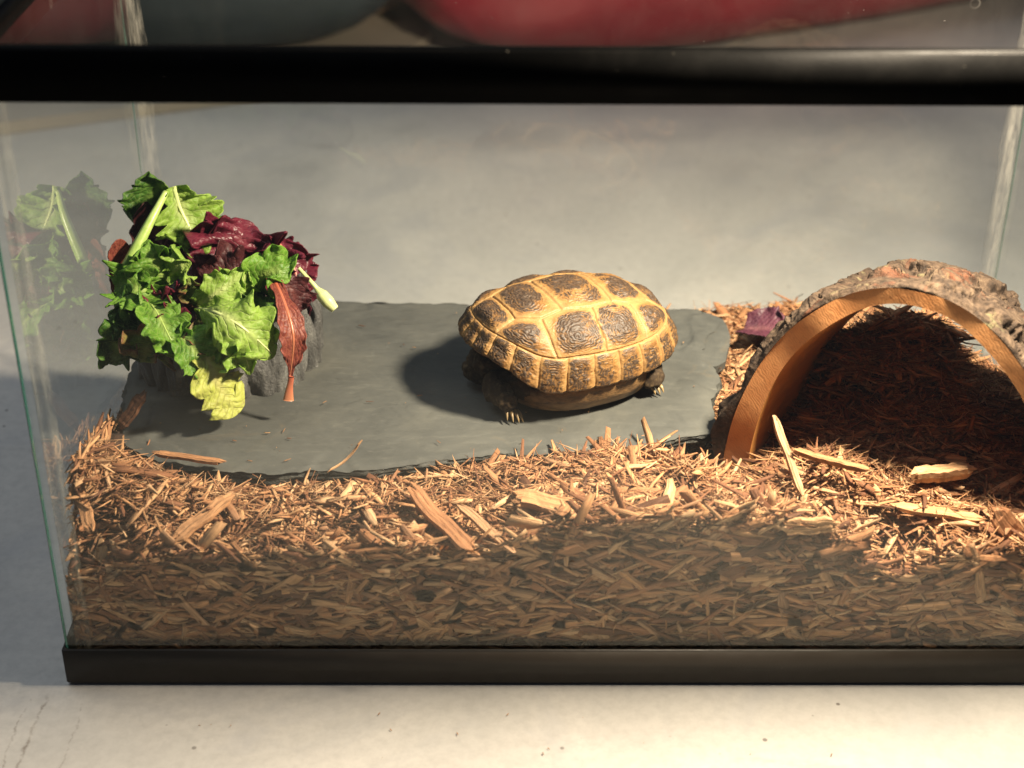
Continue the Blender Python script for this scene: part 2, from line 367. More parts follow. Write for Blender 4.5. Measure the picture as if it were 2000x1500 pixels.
def mat_bark():
    s = NT('log_bark'); co = s.coord(); n1 = s.noise(co, 34, 6, .65, .8); n2 = s.noise(co, 190, 5, .7, .4); n3 = s.noise(co, 48, 3, .5, .5); n4 = s.noise(co, 75, 4, .6, .3)
    c = s.ramp(n2, [(.28, (.014, .009, .006)), (.46, (.050, .032, .021)), (.62, (.105, .070, .045)), (.80, (.19, .145, .095))])
    c = s.mix(s.fr(n1, .55, .64, 0, .8), c, s.mix(s.fr(n2, .35, .65), (.07, .025, .013), (.17, .062, .030)))
    c = s.mix(s.fr(n4, .62, .72, 0, .45), c, (.24, .22, .11))
    c = s.mix(s.fr(n2, .25, .38, .9, 0), c, (.02, .015, .012))
    s.set(Base_Color=c, Roughness=.8, Specular_IOR_Level=.3); s.bump(s.math('ADD', n2, n3), .9, .003); return s.m
def mat_cloth(name, a, b, rough=.6, sc_=14):
    s = NT(name); n1 = s.noise(s.coord(), sc_, 4, .6, .5); s.set(Base_Color=s.ramp(n1, [(.3, a), (.7, b)]), Roughness=rough); s.bump(n1, .4, .01); return s.m
M_floor = mat_floor(); M_black = mat_black('black_plastic'); M_base = mat_black('black_base_plastic', (.020, .016, .012), .45, .4)
M_glass = mat_glass('tank_glass', dust=.006, refl=1.3); M_gfront = mat_glass('front_glass', dust=.0015, refl=1.15); M_gback = mat_glass('back_glass', dust=.006, refl=.9)
M_edge = mat_edge(); M_sil = mat_silicone(); M_chip = mat_chip(); M_dust = mat_dust(); M_slate = mat_slate(); M_sledge = mat_slate_edge()
M_bowl = mat_bowl(); M_shell = mat_shell(); M_plas = mat_plastron(); M_skin = mat_skin(); M_claw = mat_claw()
M_cut = mat_cutwood(); M_inner = mat_innerwood(); M_bark = mat_bark()

# ------------------------------------------------------------------ floor
def build_floor():
    n = 60; s = np.sign(np.linspace(-1, 1, n))*np.abs(np.linspace(-1, 1, n))**2.5*8
    X, Y = np.meshgrid(s, s, indexing='ij'); Z = (fbm(X*2+9, Y*2+4, .3)-.5)*.0014
    Z[np.hypot(X, Y) < .6] *= .0
    me = npmesh('floor', np.stack([X, Y, Z], -1).reshape(-1, 3), grid_faces(n, n))
    o = link('floor', me, M_floor); tag(o, 'grey beige painted concrete floor with scuffs and specks', kind='structure')
    # crumbs lying near the front left corner of the tank
build_floor()

# ------------------------------------------------------------------ tank
W2, D, H, RB = .257, .267, .319, .022; G = .0032; IN = .0022
X_IN = W2-IN-G; Y_F = IN+G; Y_B = D-IN-G
tank = empty('glass_tank', (0, 0, 0)); tag(tank, 'rectangular glass terrarium with black plastic rims on the concrete floor', 'terrarium')
def pane(dims, mat, name='glass_pane', label=None):
    o = box(name, dims, mat, tank)
    if label: o['label'] = label
    return o
z0, z1 = .008, H-.004
pane((-W2+IN, W2-IN, IN, IN+G, z0, z1), M_gfront, label='front glass pane with faint dust and reflections')
pane((-W2+IN, W2-IN, D-IN-G, D-IN, z0, z1), M_gback, label='back glass pane')
for sx, lb in ((-1, 'left glass pane mirroring the salad leaves'), (1, 'right glass pane')):
    xs = sorted((sx*(W2-IN), sx*(W2-IN-G)))
    pane((xs[0], xs[1], IN+G+.0002, D-IN-G-.0002, z0, z1), M_glass, label=lb)
box('bottom_pane', (-W2+.006, W2-.006, .006, D-.006, .008, .012), M_glass, tank)
# green cut edges, seen at the ends of front and back panes
for sx in (-1, 1):
    for (ya, yb) in ((IN, IN+G), (D-IN-G, D-IN)):
        xs = sorted((sx*(W2-IN)+sx*.0001, sx*(W2-IN)+sx*.0005))
        box('glass_edge', (xs[0], xs[1], ya+.0002, yb-.0002, RB*.5, H-.01), M_edge, tank)
def silicone(x, y, sx, sy):
    n = 60; zs = np.linspace(.012, H-.006, n); V = []
    for i, z in enumerate(zs):
        a = .0068+.0016*vnoise(z*38., x*9+y*5+3)+.0006*vnoise(z*300., 2+x); b = .0050+.0014*vnoise(z*45., x*7+8)
        V += [(x, y, z), (x+sx*a, y, z), (x+sx*a*.45, y+sy*b*.45, z), (x, y+sy*b, z)]
    V = np.array(V, float); me = npmesh('silicone_seam', V, grid_faces(n, 4, False, True)); return link('silicone_seam', me, M_sil, tank)
for sx in (-1, 1):
    silicone(sx*(X_IN-.0002), Y_F+.0002, -sx, 1); silicone(sx*(X_IN-.0002), Y_B-.0002, -sx, -1)
ring_frame('bottom_frame', (W2, 0, D), [(0, .0012), (0, RB), (.0018, RB), (.0020, RB-.0015), (.0020, .006), (.012, .006), (.012, .0012)], M_base, tank)
ring_frame('top_frame', (W2, 0, D), [(0, H-RB), (0, H), (.0065, H), (.0065, H-.007), (.0055, H-.007), (.0055, H-.0025), (.002, H-.0025), (.002, H-RB)], M_black, tank)

# ------------------------------------------------------------------ bedding
CP = np.array([(-.252,.005,.058),(-.235,.005,.063),(-.252,.04,.104),(-.225,.045,.094),(-.252,.08,.094),(-.252,.15,.074),(-.184,.005,.072),(-.13,.005,.073),(-.064,.005,.073),(-.035,.005,.080),(-.012,.005,.092),(.03,.005,.095),(.078,.005,.097),(.105,.005,.083),(.142,.005,.062),(.188,.005,.074),(.25,.005,.074),
 (-.2,.05,.085),(-.15,.04,.080),(-.1,.045,.082),(-.05,.06,.084),(0,.065,.088),(.03,.07,.087),(.055,.085,.066),(.068,.078,.068),(.05,.045,.093),(.085,.058,.084),(.115,.055,.094),(.15,.05,.086),(.2,.045,.082),
 (-.2,.11,.068),(-.1,.12,.068),(0,.14,.068),(.05,.2,.068),(-.2,.2,.066),(0,.22,.066),(-.1,.25,.068),(.08,.092,.062),(.098,.072,.084),(.105,.12,.078),(.13,.1,.090),(.17,.1,.092),(.22,.1,.082),
 (.150,.150,.110),(.172,.158,.121),(.190,.162,.117),(.215,.15,.088),(.15,.2,.088),(.175,.21,.084),(.2,.21,.066),(.225,.19,.060),(.14,.245,.076),(.10,.245,.072),(.085,.22,.070),(.24,.22,.048),(.24,.26,.042),(.205,.255,.048),(.105,.19,.076),(.12,.22,.076),(.085,.15,.078),(.17,.255,.078)])
def hgt(x, y):
    x = np.asarray(x, float); y = np.asarray(y, float)
    d2 = (x[..., None]-CP[:, 0])**2+(y[..., None]-CP[:, 1])**2+2e-5
    w_ = 1/d2**1.7; h = (w_*CP[:, 2]).sum(-1)/w_.sum(-1)
    return h+(fbm(x*60+5, y*60+9, 1.)-.5)*.009
SLAB = np.array([[-.2370,.0856],[-.2280,.0769],[-.2194,.0721],[-.2065,.0645],[-.1843,.0604],[-.1561,.0572],[-.1364,.0610],[-.1110,.0611],[-.0911,.0667],[-.0657,.0725],[-.0399,.0774],[-.0140,.0790],[.0122,.0834],[.0358,.0850],[.0473,.0950],[.0662,.0986],[.0672,.1290],[.0752,.1540],[.0728,.1714],[.0688,.1864],[.0744,.2018],[.0813,.2178],[.0740,.2375],[.0528,.2387],[-.0386,.2409],[-.0997,.2446],[-.1427,.2470],[-.1915,.2468],[-.2366,.2424],[-.2485,.2096],[-.2485,.1612],[-.2470,.1359]])
def in_slab(x, y, grow=0.):
    c = SLAB.mean(0); P = c+(SLAB-c)*(1+grow/.09); n = len(P); ins = np.zeros(x.shape, bool); j = n-1
    for i in range(n):
        xi, yi = P[i]; xj, yj = P[j]
        cond = ((yi > y) != (yj > y)) & (x < (xj-xi)*(y-yi)/(yj-yi+1e-12)+xi); ins ^= cond; j = i
    return ins
bed = empty('wood_chip_bedding', (0, 0, .012)); tag(bed, 'deep bed of shredded orange brown wood chips filling the bottom of the tank', 'bedding')
BO = np.array([0, 0, .012])
def chip_sections(n, L, Wd, T, bend, five=True, blunt=.08):
    """returns verts (n, s*4, 3) for n splinters lying along x, and gc attribute"""
    s = 5 if five else 3
    t = np.linspace(-1, 1, s); V = np.zeros((n, s, 4, 3)); gc = np.zeros((n, s, 4, 3))
    for k in range(s):
        end = abs(t[k]) > .99
        wk = Wd*((rng.uniform(blunt, .8+blunt*.3, n)) if end else rng.uniform(.8, 1.1, n))
        tk = T*((rng.uniform(.25, .8, n)) if end else rng.uniform(.8, 1.15, n))
        sh = Wd*rng.uniform(-.22, .22, n)*(1 if end else .4); tx = L*.5*t[k]
        skew = Wd*rng.uniform(-.6, .6, n)*(1 if end else .1)
        zc = bend*(t[k]**2)+T*rng.uniform(-.15, .15, n)
        for c, (a, b) in enumerate(((-.5, -.5), (.5, -.5), (.5, .5), (-.5, .5))):
            V[:, k, c, 0] = tx+skew*a; V[:, k, c, 1] = sh+wk*a; V[:, k, c, 2] = zc+tk*b
            gc[:, k, c, 0] = tx; gc[:, k, c, 1] = wk*a+b*.0007
    return V.reshape(n, s*4, 3), gc.reshape(n, s*4, 3), s
def chip_faces(s):
    f = []
    for k in range(s-1):
        for c in range(4):
            d = (c+1) % 4; f.append((k*4+c, k*4+d, (k+1)*4+d, (k+1)*4+c))
    f += [(3, 2, 1, 0), ((s-1)*4, (s-1)*4+1, (s-1)*4+2, (s-1)*4+3)]
    return np.array(f)
def eul(rx, ry, rz):
    cx, sx_, cy_, sy_, cz, sz = np.cos(rx), np.sin(rx), np.cos(ry), np.sin(ry), np.cos(rz), np.sin(rz)
    A = np.empty(rx.shape+(3, 3))
    A[:, 0, 0] = cz*cy_; A[:, 0, 1] = cz*sy_*sx_-sz*cx; A[:, 0, 2] = cz*sy_*cx+sz*sx_
    A[:, 1, 0] = sz*cy_; A[:, 1, 1] = sz*sy_*sx_+cz*cx; A[:, 1, 2] = sz*sy_*cx-cz*sx_
    A[:, 2, 0] = -sy_; A[:, 2, 1] = cy_*sx_; A[:, 2, 2] = cy_*cx
    return A
def surf_spots(n, lo, hi):
    x = rng.uniform(-.250, .250, n); y = rng.uniform(.007, .260, n)
    keep = ~in_slab(x, y, -.006) & ~((x > -.22) & (x < .070) & (y > .2)); x, y = x[keep], y[keep]
    z = hgt(x, y)+rng.uniform(lo, hi, len(x)); near = in_slab(x, y, .010)
    z[near] = np.minimum(z[near], .0775)
    return x, y, z
def front_spots(n, ylo=.0062, yhi=.012):
    x = rng.uniform(-.250, .252, n); top = hgt(x, np.full(n, .006)); z = .014+(top-.013)*rng.random(n)
    return x, rng.uniform(ylo, yhi, n), z
def left_spots(n):
    y = rng.uniform(.007, .255, n); top = hgt(np.full(n, -.25), y); z = .014+(top-.013)*rng.random(n)
    return rng.uniform(-.2505, -.244, n), y, z
# dark core of fine dust just under the chips
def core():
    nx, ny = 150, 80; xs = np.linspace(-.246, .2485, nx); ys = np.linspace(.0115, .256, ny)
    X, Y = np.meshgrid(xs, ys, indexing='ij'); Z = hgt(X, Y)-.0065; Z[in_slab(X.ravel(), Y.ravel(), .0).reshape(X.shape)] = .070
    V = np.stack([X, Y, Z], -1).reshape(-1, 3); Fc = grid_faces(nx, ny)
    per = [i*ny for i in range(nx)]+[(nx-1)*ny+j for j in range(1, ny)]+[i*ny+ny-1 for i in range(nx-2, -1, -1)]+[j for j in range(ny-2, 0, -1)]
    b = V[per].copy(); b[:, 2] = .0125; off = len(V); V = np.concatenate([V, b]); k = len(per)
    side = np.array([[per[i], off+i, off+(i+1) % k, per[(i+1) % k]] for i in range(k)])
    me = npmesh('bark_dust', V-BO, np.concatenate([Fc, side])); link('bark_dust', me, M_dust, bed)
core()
Vs, Gs, Fs = [], [], []; voff = 0
def add_chips(pos, L, Wd, T, A, five, blunt=.08):
    global voff
    n = len(pos[0]); bend = L*rng.normal(0, .05, n)
    V, g, s = chip_sections(n, L, Wd, T, bend, five, blunt)
    g[:, :, 2] = (rng.random(n))[:, None]
    V = np.einsum('nij,nkj->nki', A, V)+np.stack(pos, 1)[:, None]
    V[..., 0] = np.clip(V[..., 0], -X_IN+.0004, X_IN-.0004); V[..., 1] = np.clip(V[..., 1], Y_F+.0004, Y_B-.0004); V[..., 2] = np.maximum(V[..., 2], .0130)
    f = chip_faces(s); k = s*4
    Fs.append((f[None]+(np.arange(n)*k)[:, None, None]+voff).reshape(-1, 4)); Vs.append(V.reshape(-1, 3)); Gs.append(g.reshape(-1, 3)); voff += n*k
def dims(n, l0, l1, w0, w1, t0, t1, p=1.6):
    L = l0+(l1-l0)*rng.random(n)**p; return L, np.minimum(w0+(w1-w0)*rng.random(n)**p, L*.24), t0+(t1-t0)*rng.random(n)**p
# the surface
for (n, lo, hi, d, tilt) in ((15000, -.007, -.0005, (.004, .016, .0004, .0018, .0003, .0009), .3), (9000, -.006, .001, (.012, .042, .0008, .0046, .0004, .0014), .22),
                             (7500, -.002, .0025, (.009, .030, .0006, .0026, .0003, .0010), .20), (9000, -.002, .003, (.003, .012, .0004, .0014, .0003, .0008), .32)):
    pos = surf_spots(n, lo, hi); m = len(pos[0]); L, Wd, T = dims(m, *d)
    A = eul(rng.normal(0, .45, m), rng.normal(0, tilt, m), rng.uniform(0, np.pi*2, m)); add_chips(pos, L, Wd, T, A, True)
# fine curling fibres
pos = surf_spots(15000, -.001, .0035); m = len(pos[0]); L, Wd, T = dims(m, .007, .030, .0002, .0007, .0002, .0005)
add_chips(pos, L, Wd, T, eul(rng.normal(0, .5, m), rng.normal(0, .27, m), rng.uniform(0, 6.3, m)), True)
# pressed against the front glass: splinters mostly flat to the pane, roughly level
for (n, d, yl, yh) in ((2400, (.012, .044, .0012, .0070, .0006, .0020), .0085, .0150), (1150, (.012, .038, .0016, .0068, .0005, .0016), .0060, .0078), (2200, (.004, .016, .0004, .0016, .0003, .0009), .0060, .0110)):
    pos = front_spots(n, yl, yh); L, Wd, T = dims(n, *d)
    A = eul(np.pi/2+rng.normal(0, .35, n), rng.normal(0, .45, n)+(rng.random(n) < .15)*rng.uniform(-1.3, 1.3, n), rng.normal(0, .12, n)); add_chips(pos, L, Wd, T, A, True, .5)
for (n, d) in ((1500, (.008, .028, .0012, .005, .0006, .0018)), (2500, (.004, .014, .0005, .002, .0003, .0009))):
    pos = left_spots(n); L, Wd, T = dims(n, *d)
    A = eul(np.zeros(n), np.zeros(n), np.full(n, np.pi/2)) @ eul(np.pi/2+rng.normal(0, .35, n), rng.normal(0, .45, n), rng.normal(0, .12, n)); add_chips(pos, L, Wd, T, A, True)
# behind, seen under the arch: against the back pane
n = 1500; x = rng.uniform(.02, .25, n); top = hgt(x, np.full(n, .258)); pos = (x, rng.uniform(.252, .2600, n), .02+(top-.02)*rng.random(n)); L, Wd, T = dims(n, .006, .025, .001, .005, .0005, .0015)
add_chips(pos, L, Wd, T, eul(np.pi/2+rng.normal(0, .4, n), rng.normal(0, .5, n), rng.normal(0, .2, n)), True)
me = npmesh('fine_chips', np.concatenate(Vs)-BO, np.concatenate(Fs), {'gc': np.concatenate(Gs)})
o = link('fine_chips', me, M_chip, bed, smooth=False); tag(o, kind='stuff')
# the largest chips, each an object of its own
var = []
for i in range(26):
    L = random.uniform(.018, .038); Wd = random.uniform(.0018, .0056); T = random.uniform(.0006, .0017)
    V, g, s = chip_sections(1, np.array([L]), np.array([Wd]), np.array([T]), np.array([L*random.gauss(0, .045)])); g[:, :, 2] = random.random()
    me = npmesh('wood_chip', V[0], chip_faces(5), {'gc': g[0]}); me.materials.append(M_chip); var.append((me, V[0]))
def place_chip(me, V, p, e, tries=1):
    Mx = np.array(Euler(e).to_matrix()); Wv = V @ Mx.T+np.array(p)
    lo_, hi_ = Wv.min(0), Wv.max(0); p = list(p)
    if lo_[0] < -X_IN+.0006: p[0] += -X_IN+.0006-lo_[0]
    if hi_[0] > X_IN-.0006: p[0] -= hi_[0]-X_IN+.0006
    if lo_[1] < Y_F+.0006: p[1] += Y_F+.0006-lo_[1]
    if hi_[1] > Y_B-.0006: p[1] -= hi_[1]-Y_B+.0006
    if lo_[2] < .0135: p[2] += .0135-lo_[2]
    o = bpy.data.objects.new('wood_chip', me); C.objects.link(o); o.parent = bed
    o.location = Vector(p)-Vector(BO); o.rotation_euler = e; return o
cnt = 0
while cnt < 190:
    x = random.uniform(-.245, .235); y = .010+.25*random.random()**1.9
    a = np.array([x]); b = np.array([y])
    if in_slab(a, b, .012)[0] or (x < -.05 and y > .1) : continue
    me, V = random.choice(var); z = float(hgt(a, b)[0])+random.uniform(.0005, .0025)
    place_chip(me, V, (x, y, z), (random.gauss(0, .35), random.gauss(0, .2), random.uniform(0, 6.28))); cnt += 1
while cnt < 300:
    x = random.uniform(-.24, .235); top = float(hgt(np.array([x]), np.array([.006]))[0]); z = random.uniform(.018, top-.002)
    me, V = random.choice(var)
    place_chip(me, V, (x, .0066, z), (math.pi/2+random.gauss(0, .08), random.gauss(0, .4) if random.random() < .85 else random.uniform(-1.4, 1.4), random.gauss(0, .03))); cnt += 1
# stray crumbs on the slate
n = 110; x = rng.uniform(-.235, .07, n); y = rng.uniform(.065, .235, n); ok = in_slab(x, y, -.006) & (rng.random(n) < .35+.65*(y < .1)); x, y = x[ok], y[ok]; m = len(x)
L, Wd, T = dims(m, .0008, .0045, .0003, .0010, .0002, .0005, 2.5); Vs, Gs, Fs = [], [], []; voff = 0
add_chips((x, y, np.full(m, .0884)), L, Wd, T, eul(np.zeros(m), rng.normal(0, .05, m), rng.uniform(0, 6.3, m)), True)
me = npmesh('crumbs', np.concatenate(Vs), np.concatenate(Fs), {'gc': np.concatenate(Gs)}); o = link('crumbs', me, M_chip, None, False); tag(o, 'tiny crumbs of wood scattered over the slate', 'crumbs', kind='stuff')
# a few chips that stand out, each a thing of its own
def big_chip(p, size, e, label, seed, bend=0., ragged=1.):
    L, Wd, T = size; s = 15; t = np.linspace(-1, 1, s); V = np.zeros((s, 12, 3)); gc = np.zeros((s, 12, 3)); r = np.random.default_rng(int(seed*999))
    prof = [(-.5, -.5), (-.17, -.55), (.17, -.5), (.5, -.5), (.54, 0), (.5, .5), (.3, .54), (.1, .46), (-.1, .56), (-.3, .47), (-.5, .5), (-.53, 0)]
    for k in range(s):
        e_ = 1-abs(t[k])
        wk = Wd*(min(1, .45+e_*3.5*r.uniform(.7, 1.2)) if ragged else 1)*r.uniform(.94, 1.04); tk = T*(min(1, .5+e_*4))*r.uniform(.9, 1.08)
        for c, (a, b) in enumerate(prof):
            sl = (Wd*.35*r.uniform(-1, 1) if k in (0, s-1) else 0)
            V[k, c] = (t[k]*L/2+sl+(r.uniform(-.002, .002) if k in (0, s-1) else 0), wk*a+Wd*.06*math.sin(k*.8+seed*9), tk*b+bend*t[k]**2+T*.05*r.uniform(-1, 1)); gc[k, c] = (t[k]*L/2, wk*a+b*.001, seed)
    Fq = grid_faces(s, 12, False, True); me = bpy.data.meshes.new('wood_chip')
    me.from_pydata(V.reshape(-1, 3).tolist(), [], Fq.tolist()+[list(range(11, -1, -1)), list(range((s-1)*12, s*12))])
    at = me.attributes.new('gc', 'FLOAT_VECTOR', 'POINT'); at.data.foreach_set('vector', gc.reshape(-1).astype(np.float32)); me.update()
    o = link('wood_chip', me, M_chip, None, False); o.location = p; o.rotation_euler = e
    return tag(o, label, 'wood chip', 'large wood chips lying on the bedding')
BIG = [
 ((-.074,.018,.085),(.041,.0074,.0030),(.15,.36,-.75),'curved grey knotty stick sloping down towards the front glass, left of centre',.80,.002),
 ((-.053,.016,.083),(.034,.0042,.0022),(.2,.30,-.72),'straight splinter lying beside the knotty stick, on its right',.55,0),
 ((-.022,.022,.092),(.032,.0086,.0040),(.3,.12,-.22),'thick split chip with ragged grain lying in front of the slate, below the tortoise',.60,0),
 ((-.187,.022,.084),(.033,.0064,.0024),(.2,-.25,.80),'broad flat chip leaning diagonally near the left end of the bedding',.50,0),
 ((-.242,.022,.089),(.023,.0055,.0020),(.3,.35,-1.15),'pale flat chip standing against the left glass',.85,0),
 ((.093,.047,.104),(.040,.0032,.0028),(.1,.62,-1.25),'thin pale stick poking up in front of the log opening',.90,0),
 ((.112,.040,.105),(.036,.0034,.0026),(.1,.12,-.30),'long pale splinter lying across the mound in front of the log',.88,.001),
 ((.168,.045,.095),(.029,.0062,.0060),(.1,-.05,.10),'squared off block of wood lying in the mouth of the log',.62,0),
 ((.163,.026,.085),(.042,.0052,.0020),(.2,.10,-.12),'long flat pale chip lying below the squared block',.86,0),
 ((.137,.0078,.052),(.032,.0135,.0020),(1.57,-.42,0),'wide flat chip pressed against the front glass at the right',.64,0),
 ((.148,.0074,.040),(.034,.0048,.0018),(1.57,1.50,0),'upright narrow chip against the front glass under the wide flat one',.58,0),
 ((.168,.0074,.051),(.034,.0050,.0018),(1.57,-.98,0),'slanting splinter against the front glass near the right edge',.53,0),
 ((.205,.018,.072),(.050,.0105,.0030),(1.2,.85,0),'broad dark slab of wood slanting down at the right edge of the picture',.30,0),
 ((.018,.0074,.055),(.033,.0060,.0018),(1.57,.20,0),'long layered chip lying flat against the lower front glass at centre',.40,0),
 ((.098,.0074,.090),(.024,.0075,.0030),(1.45,-.05,0),'chip bridging a dark hollow behind the front glass',.57,0),
 ((-.121,.058,.0945),(.020,.0009,.0008),(.3,-.6,.5),'twisted stringy bark fibre sticking up at the slate edge',.10,.003),
 ((-.234,.098,.098),(.020,.0060,.0025),(.6,-.9,.4),'ragged chip standing up between the left glass and the slate',.66,0),
 ((-.200,.064,.091),(.036,.0036,.0018),(.1,.02,-.22),'thin dark strip of wood resting along the slate corner at the left',.34,0),
]
for p, sz, e, lb, sd, bd in BIG: big_chip(p, sz, e, lb, sd, bd)

n = 46; x = rng.uniform(-.30, .25, n); y = -.012-.10*rng.random(n); L, Wd, T = dims(n, .0006, .0032, .0003, .0010, .0002, .0006, 3); Vs, Gs, Fs = [], [], []; voff = 0
V, g, s_ = chip_sections(n, L, Wd, T, L*0, True); g[:, :, 2] = (rng.random(n)*.25)[:, None]
V = np.einsum('nij,nkj->nki', eul(np.zeros(n), np.zeros(n), rng.uniform(0, 6.3, n)), V)+np.stack([x, y, np.full(n, .0008)], 1)[:, None]
me = npmesh('floor_crumbs', V.reshape(-1, 3), (chip_faces(5)[None]+(np.arange(n)*20)[:, None, None]).reshape(-1, 4), {'gc': g.reshape(-1, 3)})
o = link('floor_crumbs', me, M_chip, None, False); tag(o, 'tiny dark crumbs scattered on the floor in front of the tank', 'crumbs', kind='stuff')

# ------------------------------------------------------------------ slate
def build_slate():
    root = empty('slate_slab', (-.09, .16, .087)); tag(root, 'flat dark grey slate slab with chipped edges lying on the bedding', 'stone slab')
    n = 420; P = np.concatenate([SLAB, SLAB[:1]]); seg = np.linalg.norm(np.diff(P, axis=0), axis=1); cl = np.concatenate([[0], np.cumsum(seg)])
    t = np.linspace(0, cl[-1], n, endpoint=False); Q = np.stack([np.interp(t, cl, P[:, k]) for k in (0, 1)], 1)
    for _ in range(3): Q = (np.roll(Q, 1, 0)+Q*2+np.roll(Q, -1, 0))/4
    nr = np.roll(Q, -1, 0)-np.roll(Q, 1, 0); nr = np.stack([nr[:, 1], -nr[:, 0]], 1); nr /= np.linalg.norm(nr, axis=1)[:, None]
    cen = np.array([-.09, .155]); base = np.array([-.09, .16, .087])
    def outline(amp, off, sd):
        j = (vnoise(t*90, np.full(n, sd))-.5)*amp*1.4+(vnoise(t*330, np.full(n, sd+5))-.5)*amp*.8
        return Q+nr*(off+j)[:, None]
    # top sheet
    m = 150; O = outline(.003, 0, 1.5); rr = np.linspace(0, 1, m)
    V = np.zeros((m, n, 3)); 
    for k, r_ in enumerate(rr):
        p = cen+(O-cen)*r_; V[k, :, :2] = p
        edge = sstep(.955, 1., np.full(n, r_))
        tq = fbm(p[:, 0]*16+p[:, 1]*9, p[:, 1]*26, .2, 5)*11; fq = tq-np.floor(tq)
        z = .087+(np.floor(tq)+sstep(.86, 1, fq)-5.5)*.00026+(fbm(p[:, 0]*140, p[:, 1]*200, .5)-.5)*.0005
        # flaked scallops near the rim
        fl = vnoise(p[:, 0]*55, p[:, 1]*55, np.full(n, 3.)); z -= .0011*sstep(.55, .62, fl)*sstep(.82, .93, r_)
        z -= edge*.0012; V[k, :, 2] = z
    Fq = grid_faces(m, n, False, True)
    top = link('slate_face', npmesh('slate_face', V.reshape(-1, 3)-base, Fq[:, ::-1]), M_slate, root)
    # layered sides
    lay = []; z = V[-1, :, 2].copy(); lay.append(np.concatenate([O, z[:, None]], 1))
    offs = [(-.0012, .0022), (.0012, .0026), (-.0016, .0045), (.0010, .0049), (-.0020, .0070), (-.0005, .0074), (-.004, .0092)]
    for i, (of, dz) in enumerate(offs):
        o2 = outline(.0024, of, 4.+i*2.3); lay.append(np.concatenate([o2, (.0866-dz+(vnoise(t*60, np.full(n, i*3.))-.5)*.0009)[:, None]], 1))
    Ls = np.stack(lay, 0); link('slate_edge', npmesh('slate_edge', Ls.reshape(-1, 3)-base, grid_faces(len(lay), n, False, True)[:, ::-1]), M_sledge, root, smooth=False)
    # lower leaf of slate showing at the notch on the right
    pts = np.array([(.060, .165), (.078, .172), (.083, .186), (.087, .206), (.084, .228), (.066, .232)]); k = 90
    pp = spline(np.concatenate([pts, pts[:1]]), k)[:-1]; k -= 1; jj = (vnoise(np.arange(k)*.7, np.full(k, 2.))-.5)*.0024; c2 = pp.mean(0)
    pp = c2+(pp-c2)*(1+jj[:, None]*14); VV = [np.append(c2, .0858)]; VV += [np.append(c2+(p-c2)*.5, .0856) for p in pp]
    VV += [np.append(p, .0848) for p in pp]; VV += [np.append(c2+(p-c2)*.98, .0795) for p in pp]
    fc = [[0, 1+i, 1+(i+1) % k] for i in range(k)]+[[1+r_*k+i, 1+(r_+1)*k+i, 1+(r_+1)*k+(i+1) % k, 1+r_*k+(i+1) % k] for r_ in (0, 1) for i in range(k)]
    me = bpy.data.meshes.new('slate_layer'); me.from_pydata([tuple(v-base) for v in VV], [], fc); me.update(); link('slate_layer', me, M_slate, root, smooth=False)
build_slate()

# ------------------------------------------------------------------ bowl
BC = np.array([-.1965, .1740, .0872])
def build_bowl():
    n, m = 260, 26; th = np.linspace(0, 2*np.pi, n, endpoint=False); V = np.zeros((m+14, n, 3))
    def rad(h, th_):
        rib = np.abs(np.sin(th_*9+2.2*np.sin(th_*3)+.8*np.sin(th_*5+h*2)))**.6
        b = .0490-.0045*h+.0030*np.sin(np.pi*min(1, h*1.2))
        return b+.0058*(rib-.6)*(1-.25*h)+(fbm(np.cos(th_)*6+9, np.sin(th_)*6+9, h*2.)-.5)*.006+(vnoise(th_*26, np.full(n, h*7))-.5)*.0022
    for k in range(m):
        h = k/(m-1); r_ = rad(h, th); z = h*.052+(fbm(np.cos(th)*3+4, np.sin(th)*3+4, 1.)-.5)*.010*h
        V[k] = np.stack([r_*np.cos(th), r_*np.sin(th)*.95, z], 1)
    top = V[m-1]
    for j in range(14):
        q = (j+1)/14; f = 1-.12*min(1, q*4) if q < .25 else .88-.85*(q-.25)/.75
        zz = top[:, 2]*(1-q)**.6+.006*(1-(1-q)**.6)
        V[m+j] = np.stack([top[:, 0]*f, top[:, 1]*f, zz], 1)
    me = npmesh('feeding_bowl', V.reshape(-1, 3), grid_faces(m+14, n, False, True)[:, ::-1])
    o = link('feeding_bowl', me, M_bowl); o.location = BC; tag(o, 'dark grey ribbed rock-look feeding bowl heaped with salad leaves on the slate', 'bowl')
build_bowl()

# ------------------------------------------------------------------ salad leaves
ML = {
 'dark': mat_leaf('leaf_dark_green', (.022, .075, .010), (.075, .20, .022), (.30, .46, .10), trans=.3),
 'green': mat_leaf('leaf_green', (.07, .20, .015), (.19, .40, .035), (.42, .56, .15), trans=.35),
 'lime': mat_leaf('leaf_lime', (.20, .38, .035), (.36, .54, .09), (.60, .68, .28), trans=.38),
 'yellow': mat_leaf('leaf_yellow_green', (.45, .52, .08), (.62, .66, .16), (.58, .55, .22), trans=.35, spots=.5),
 'red': mat_leaf('leaf_red', (.065, .008, .018), (.19, .020, .045), (.28, .06, .08), trans=.28, rough=.26),
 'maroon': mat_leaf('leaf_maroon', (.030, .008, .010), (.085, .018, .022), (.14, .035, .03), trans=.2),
 'brownred': mat_leaf('leaf_brown_red', (.15, .030, .022), (.25, .060, .045), (.50, .17, .09), trans=.25),
 'purple': mat_leaf('leaf_purple', (.05, .014, .03), (.12, .03, .055), (.20, .08, .09), trans=.15),
 'mixed': mat_leaf('leaf_green_red', (.10, .18, .02), (.22, .30, .05), (.35, .38, .12), edge=(.22, .03, .04), trans=.3, spots=.6),
}
